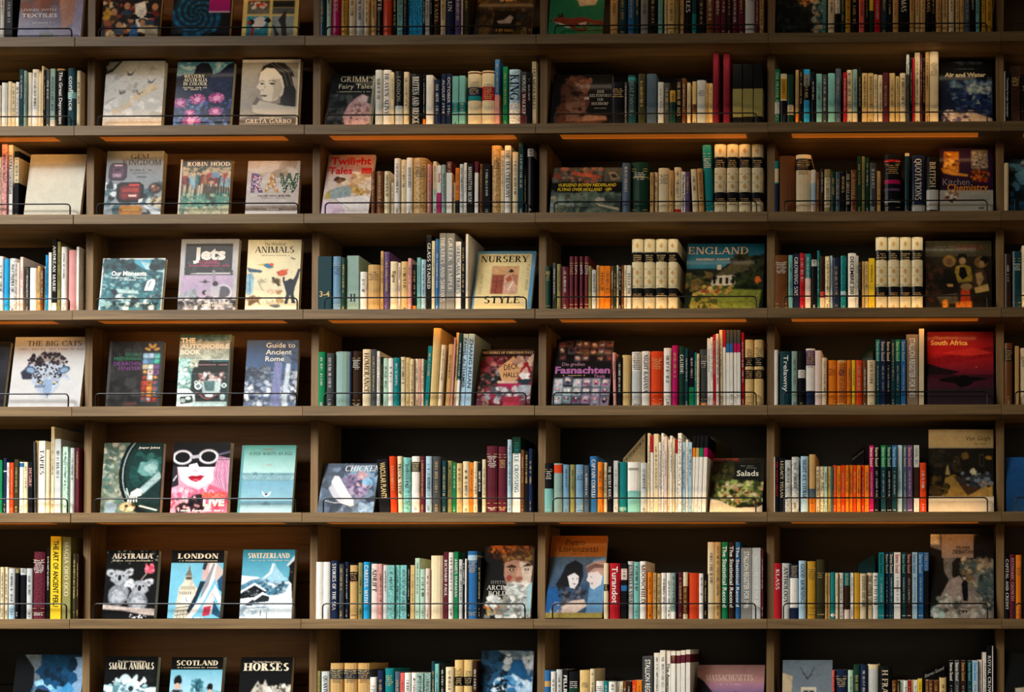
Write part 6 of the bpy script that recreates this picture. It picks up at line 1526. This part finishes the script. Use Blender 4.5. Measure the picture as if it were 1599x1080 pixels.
@art
def dark_plain(a):
    a.R(0, 0, 1, 1, '16161a', .2).R(0, .5, 1, .52, '2c2a34').S(0, .2, 1, 1, 10, .1, .2, '1c1c22 121216', .15)

@art
def ice(a):
    a.R(0, 0, 1, 1, '0c2c44', .2, '1a5c8c').P([(0, 0), (.12, 0), (.34, .2), (.26, .55), (.2, 1), (0, 1)], '0c0f12').P([(.12, 0), (.36, 0), (.38, .36), (.3, .6), (.22, 1), (.16, 1), (.3, .5), (.28, .2)], '5c6870', .3).P([(.86, .04), (1, .04), (1, 1), (.72, 1), (.84, .5)], '7c9cb8', .2).P([(.3, .4), (.4, .36), (.54, .42), (.66, .58), (.56, .54), (.44, .44), (.32, .46)], '8cc0dc', .3).S(.4, .1, .85, .4, 14, .08, .16, '0e3450 124468 0a2436', .2).S(.6, .5, .9, .9, 14, .06, .12, '2a7cac 5c9cc4 3c88b8', .2).P([(.36, .5), (.5, .48), (.6, .62), (.7, 1), (.3, 1)], '2c3c68', .3).J(.42, .56, .1, .06, '12140f', .2)

@art
def blue_dark(a):
    a.R(0, 0, 1, 1, '0e1c28', .2).S(0, 0, 1, .95, 40, .08, .2, '1c4460 0c1620 3c6c84 123044', .3).P([(.1, .3), (.4, .1), (.7, .3), (.8, .5), (.2, .5)], '4a7c94', .3)

@art
def blue_face(a):
    a.R(0, 0, 1, 1, '1c4c84', .1, '12345c').P([(.4, .1), (1, 0), (1, .2), (.5, .3)], '6a5c64', .4).P([(.6, .4), (1, .3), (1, 1), (.5, 1)], '14121c', .3).J(.9, .72, .2, .12, '8c5c6c', .4).S(.55, .8, 1, 1, 10, .06, .12, '2c3c4c 5c5c6c', .3)

@art
def cream_dark(a):
    a.R(0, 0, 1, 1, '121414', .2).P([(.2, .5), (.7, .46), (.8, 1), (.25, 1)], 'b8ac94', .2).L([(.4, .5), (.5, .34), (.64, .4)], .04, 'a09884')

@art
def brown_plain(a):
    a.R(0, 0, 1, 1, '6a4426', .15)

@art
def white_plain(a):
    a.R(0, 0, 1, 1, 'd8d4c8', .08)

# shelf row, bay, foot left/right, head left/right, head height in the photo; artwork; thickness; label
FACE = [
    (0, 1, 156, 247, 159, 250, -14, 'crowd', .018, 'face-out book with a painted crowd of people in hats on its cover'),
    (0, 1, 266, 357, 268, 359, -14, 'spiral', .020, 'black face-out book with a glowing teal spiral and magenta square'),
    (0, 1, 376, 463, 378, 466, -14, 'photo_grid', .016, 'face-out book with a grid of pictures divided by yellow lines'),
    (1, 1, 159, 251, 166, 258, 96, 'swallows', .022, 'grey face-out book with small birds flying over pale water'),
    (1, 1, 269, 358, 277, 366, 98, 'western', .022, 'WESTERN AUSTRALIA face-out book with pink flowers below dark hills'),
    (1, 1, 373, 464, 380, 465, 93, 'portrait', .024, 'face-out book with a sepia portrait of a woman resting on her arm'),
    (2, 1, 161, 250, 166.5, 252.5, 237, 'gems', .028, 'GEM KINGDOM face-out book with a large red cut stone'),
    (2, 1, 276.5, 356, 283, 359, 250, 'outlaws', .022, 'ROBIN HOOD face-out book with a crowd in a forest clearing'),
    (2, 1, 382, 464, 387.5, 469, 252, 'raw', .020, 'beige face-out book with RAW spelled in jewelled letters'),
    (3, 1, 153, 251, 160, 259, 404, 'minnesota', .016, 'Our Minnesota face-out book with a waterfall on its wide cover'),
    (3, 1, 276.5, 367, 283, 373.5, 374, 'jets', .018, 'grey face-out Jets book with a jet engine on its cover'),
    (3, 1, 382, 465.5, 384.5, 470, 375, 'animals', .020, 'cream face-out book with many painted animals titled ANIMALS'),
    (4, 1, 164, 249, 170, 257, 534, 'stained', .022, 'black face-out book with a tall stained glass window'),
    (4, 1, 275, 356, 278, 359.5, 523, 'automobile', .024, 'THE AUTOMOBILE BOOK face-out with a green vintage car'),
    (4, 1, 379.5, 461, 386, 467, 532, 'rome', .020, 'blue Guide to Ancient Rome face-out book with broken columns'),
    (5, 1, 156, 249, 164, 254, 692, 'oval', .022, 'face-out book with a black oval over a murky green ground'),
    (5, 1, 265.5, 354, 272, 360, 691, 'goggles', .026, 'face-out book of a pink haired person in white rimmed goggles'),
    (5, 1, 370, 455, 378, 462.5, 696, 'fox_egg', .018, 'pale blue face-out book A FOX WANTS AN EGG over misty water'),
    (6, 1, 159, 240, 167, 248, 860, 'koalas', .026, 'black AUSTRALIA face-out book with two grey koalas'),
    (6, 1, 261, 343, 269, 350, 860, 'london', .026, 'LONDON face-out book with a clock tower and a flag'),
    (6, 1, 373.5, 455, 379, 461, 859, 'alps', .026, 'SWITZERLAND face-out book with snowy peaks and wooden chalets'),
    (7, 1, 157, 239, 165, 247, 1026, 'small_animals', .026, 'black SMALL ANIMALS face-out book with a white flower'),
    (7, 1, 260, 341, 268, 349, 1027, 'scotland', .026, 'SCOTLAND face-out book with figures in tall black fur hats'),
    (7, 1, 369, 450, 376, 457, 1027, 'horses', .026, 'black HORSES face-out book with a pale horse head'),
    (0, 0, 26, 125, 32, 132, -14, 'textiles', .018, 'mauve face-out LIVING WITH TEXTILES book on the topmost shelf'),
    (2, 0, 36, 124, 51, 132.5, 242, 'blank', .014, 'blank cream book propped face out against the upright'),
    (4, 0, 12, 124, 27, 132.5, 527, 'leopard', .016, 'THE BIG CATS face-out book with a spotted cat head on white'),
    (4, 0, -70, 4, -56, 16, 535, 'dark_plain', .018, 'dark face-out book cut by the edge beside THE BIG CATS'),
    (7, 0, 14, 121, 28, 131, 1023, 'ice', .02, 'face-out book with dark rock and blue ice at the lowest shelf'),
    (0, 2, 738, 828, 746, 838, -14, 'mottled', .018, 'dark brown mottled face-out book on the topmost shelf'),
    (1, 2, 509, 579, 521, 584, 118, 'frogs', .018, "dark GRIMM'S Fairy Tales face-out book with a pale animal"),
    (2, 2, 500, 574, 509, 591, 243, 'twilight', .012, 'Twilight Tales face-out book with red letters and a sleeping child'),
    (3, 2, 735.5, 828, 746, 838, 394, 'nursery', .018, 'NURSERY STYLE face-out book in cream with a blue border'),
    (4, 2, 743, 826, 752, 835, 547, 'deck', .018, 'red DECK HALLS face-out book with a bearded man in red'),
    (5, 2, 495, 582, 509, 590, 725, 'chicken', .014, 'grey blue CHICKEN face-out book with pale meat on its cover'),
    (6, 2, 751, 828, 757, 834, 853, 'bearded', .022, 'dark face-out book with a bearded face under red curls'),
    (7, 2, 746, 828, 750, 836, 1016, 'glacier', .018, 'face-out book with a blue glacier behind dark fir trees'),
    (0, 3, 855, 940, 860, 944, -14, 'running_fox', .014, 'green face-out book with a red fox running'),
    (1, 3, 858, 952, 867, 955, 118, 'figurine', .018, 'dark face-out book with a brown clay figurine'),
    (2, 3, 858, 968, 865, 970, 262, 'holland', .014, 'FLYING OVER HOLLAND face-out book of small aerial pictures'),
    (3, 3, 1068, 1190, 1074, 1194, 382, 'england', .018, 'ENGLAND face-out book with a thatched cottage and garden'),
    (4, 3, 860, 950, 870, 958, 531, 'fasnacht', .014, 'black Fasnachten face-out book with rows of tiny pictures'),
    (5, 3, 1108, 1190, 1113, 1194, 717, 'salads', .016, 'Salads face-out book with a dark square label over greens'),
    (6, 3, 851, 940, 862, 948, 838, 'two_faces', .018, 'face-out book of two pale faces below an orange band'),
    (7, 3, 1084, 1190, 1089, 1196, 1040, 'massachusetts', .016, 'MASSACHUSETTS face-out book with a dusk sea in purple'),
    (0, 4, 1212, 1289, 1214, 1291, -14, 'floral', .016, 'dark face-out book of flowers with a teal edge'),
    (1, 4, 1467, 1550, 1468, 1550, 97, 'ocean', .016, 'Air and Water face-out book with swirling blue clouds'),
    (2, 4, 1467.5, 1551, 1469, 1550, 232, 'chemistry', .014, 'purple Kitchen Chemistry face-out book with orange letters'),
    (3, 4, 1445, 1549, 1446, 1549, 377, 'robes', .016, 'dark brown face-out book of robed figures with halos'),
    (4, 4, 1448, 1552, 1447, 1551, 519, 'africa', .016, 'red South Africa face-out book with a sunset over water'),
    (5, 4, 1450, 1552, 1451, 1552, 672, 'still_life', .026, 'tall face-out book with cream bands above and below a dark picture'),
    (6, 4, 1453, 1552, 1454, 1551, 835, 'woodland', .018, 'grey brown face-out book with a dark figure walking in woods'),
    (7, 4, 1221, 1299, 1222, 1299, 1031, 'window', .018, 'blue grey face-out book with a small lit window'),
    (2, 5, 1577, 1660, 1577, 1660, 250, 'blue_dark', .016, 'dark blue face-out book past the cream spine at the edge'),
    (5, 5, 1572, 1660, 1572, 1660, 715, 'blue_face', .016, 'bright blue face-out book with a dark figure at the edge'),
    (7, 5, 1570, 1650, 1570, 1650, 1020, 'cream_dark', .016, 'black face-out book with a cream shape in the corner'),
]
TALL = {'crowd': -32, 'spiral': -24, 'photo_grid': -40, 'textiles': -45, 'mottled': -40, 'running_fox': -60, 'floral': -60}
FACE += [
    (1, 2, 505, 566, 516, 572, 128, 'brown_plain', .012, "brown book leaning behind the GRIMM'S Fairy Tales book", .028),
    (6, 3, 853, 925, 863, 933, 862, 'white_plain', .008, 'white book showing behind the book of two pale faces', .026),
]
for i, (r, b, bl, br, tl, tr, ty, key, th, lab, *dy) in enumerate(FACE):
    zb = base_z(r); yb = TOPS[r + 1]
    y0 = Y_BOOK + (dy[0] if dy else 0)
    pl, pr = at(bl, yb, y0), at(br, yb, y0)
    w = pr.x - pl.x
    lean_px = ((tl - bl) + (tr - br)) / 2
    xm = (bl + br) / 2
    off = 1450 - xm
    rec = lean_px / off * DIST if off > 150 else 0.055
    rec = max(0.028, min(0.10, rec))
    if b == 1: rec = min(rec, 0.05)
    zt = at(xm, ty, y0 + rec).z
    hh = min(zt, BZ[r] - BT - 0.012) - zb
    hgt = math.hypot(hh, rec); al = math.atan2(rec, hh)
    root = empty('display_book', ((pl.x + pr.x) / 2, y0, zb + th * math.sin(al) + 0.0005), (-al, 0, 0))
    tag(root, lab, 'book', 'books displayed cover out on the shelves')
    hid = max(0, (1000 - yb) * 0.0155)
    a = Art(w, hgt, i * 31 + 5, (yb - ty) / (yb - ty + hid))
    if key in TALL:                      # the heads of the topmost books: artwork laid out for their full height
        o_ = TALL[key]; a.vmap = ((yb - o_) / (yb - ty), (o_ - ty) / (yb - ty))
    A_[key](a)
    base = (*a.lay[0][1], 0.05)
    m = MB(); t = 0.0016
    # board, spine and back board wrapped round the pages
    m.bevbox((-w / 2, 0, 0), (w / 2, t, hgt), 0.0005, base)
    m.bevbox((-w / 2, th - t, 0), (w / 2, th, hgt), 0.0005, base)
    m.box((-w / 2, t, 0), (-w / 2 + t, th - t, hgt), base)
    m.build('cover', M_PRINT, root)
    m = MB(); m.box((-w / 2 + t, t, 0.002), (w / 2 - 0.002, th - t, hgt - 0.002))
    m.build('pages', M_PAPER, root, color=False)
    link('cover_picture', a.picture(), M_PRINT, root)
    if a.txt.f:
        a.txt.build('cover_lettering', M_PRINT, root, fix=False)

# ------------------------------------------------------------------ magazines standing askew behind the shorter books
ASKEW = [   # row, near edge (px, top px), far edge (px, top px), cover, lettering, ink, label
    (5, 1350, 697, 1331, 712, 'K', 'Stereo Sound', 'GY', 'dark magazine askew behind the orange books beside the magenta spine'),
    (6, 1367, 864, 1341, 880, 'DT', None, 'PT', 'dark teal magazine askew behind the paperbacks beside the teal spine'),
    (7, 1476, 1034, 1443, 1049, 'K', 'Stereo Sound', 'LG', 'black magazine with grey lettering askew on the lowest shelf'),
    (4, 1364, 537, 1347, 553, 'DK', None, 'G', 'dark green magazine askew behind the cream and orange paperbacks'),
    (5, 1008, 677, 974, 716, 'C', 'INTERIORS', 'DG', 'cream magazine tilted askew behind the teal and grey spines'),
    (5, 1109, 681, 1139, 696, 'DO', None, 'OL', 'dark olive magazine askew behind the Salads book'),
    (3, 38, 402, 57, 417, 'DK', None, 'OL', 'dark green book askew behind the low white spines'),
]
for r, ax, ay, bx, by, code, txt, ink, lab in ASKEW:
    zb = base_z(r)
    A0, B0 = at(ax, ay, 0.298), at(bx, by, 0.320)
    d = Vector((B0.x - A0.x, B0.y - A0.y, 0)); L = d.length; d.normalize()
    ang = math.atan2(d.y, d.x)
    t = 0.006
    flip = bx < ax                       # spine at the near edge; the cover shown faces the room
    hA, hB = A0.z - zb, B0.z - zb
    m = MB(); c = (*colr(code), 0.25)
    y_ = (0.0, t)
    pts = [(0, y_[0], 0), (L, y_[0], 0), (L, y_[0], hB), (0, y_[0], hA)]
    bk = [(x, y_[1], z) for x, _, z in pts]
    m.face(pts, c); m.face(bk[::-1], c)
    for i in range(4):
        j = (i + 1) % 4
        m.face([pts[i], bk[i], bk[j], pts[j]], (*colr('C'), 0.05) if i in (1, 2) else c)
    o = m.build('magazine', M_PRINT, None, (A0.x, A0.y, zb), (0, 0, ang))
    tag(o, lab, 'magazine', 'magazines standing askew behind the books')
    if txt:
        vs, fs, x0, x1, y0, y1 = text_geo(txt, .02)
        q = MB(); s_ = L * .9 / (x1 - x0); s2 = min(s_ * 1.4, .03 / (y1 - y0))
        side = t + .0004 if flip else -.0004
        for p in vs:
            u = (p[0] - x0) * s_
            X = L * .95 - u if flip else L * .05 + u
            q.v.append((X, side, hA + (hB - hA) * X / L - .012 - s2 * (y1 - p[1])))
        for f in fs: q.f.append(f); q.c.append((*colr(ink), 0))
        q.build('cover_lettering', M_PRINT, o, fix=False)
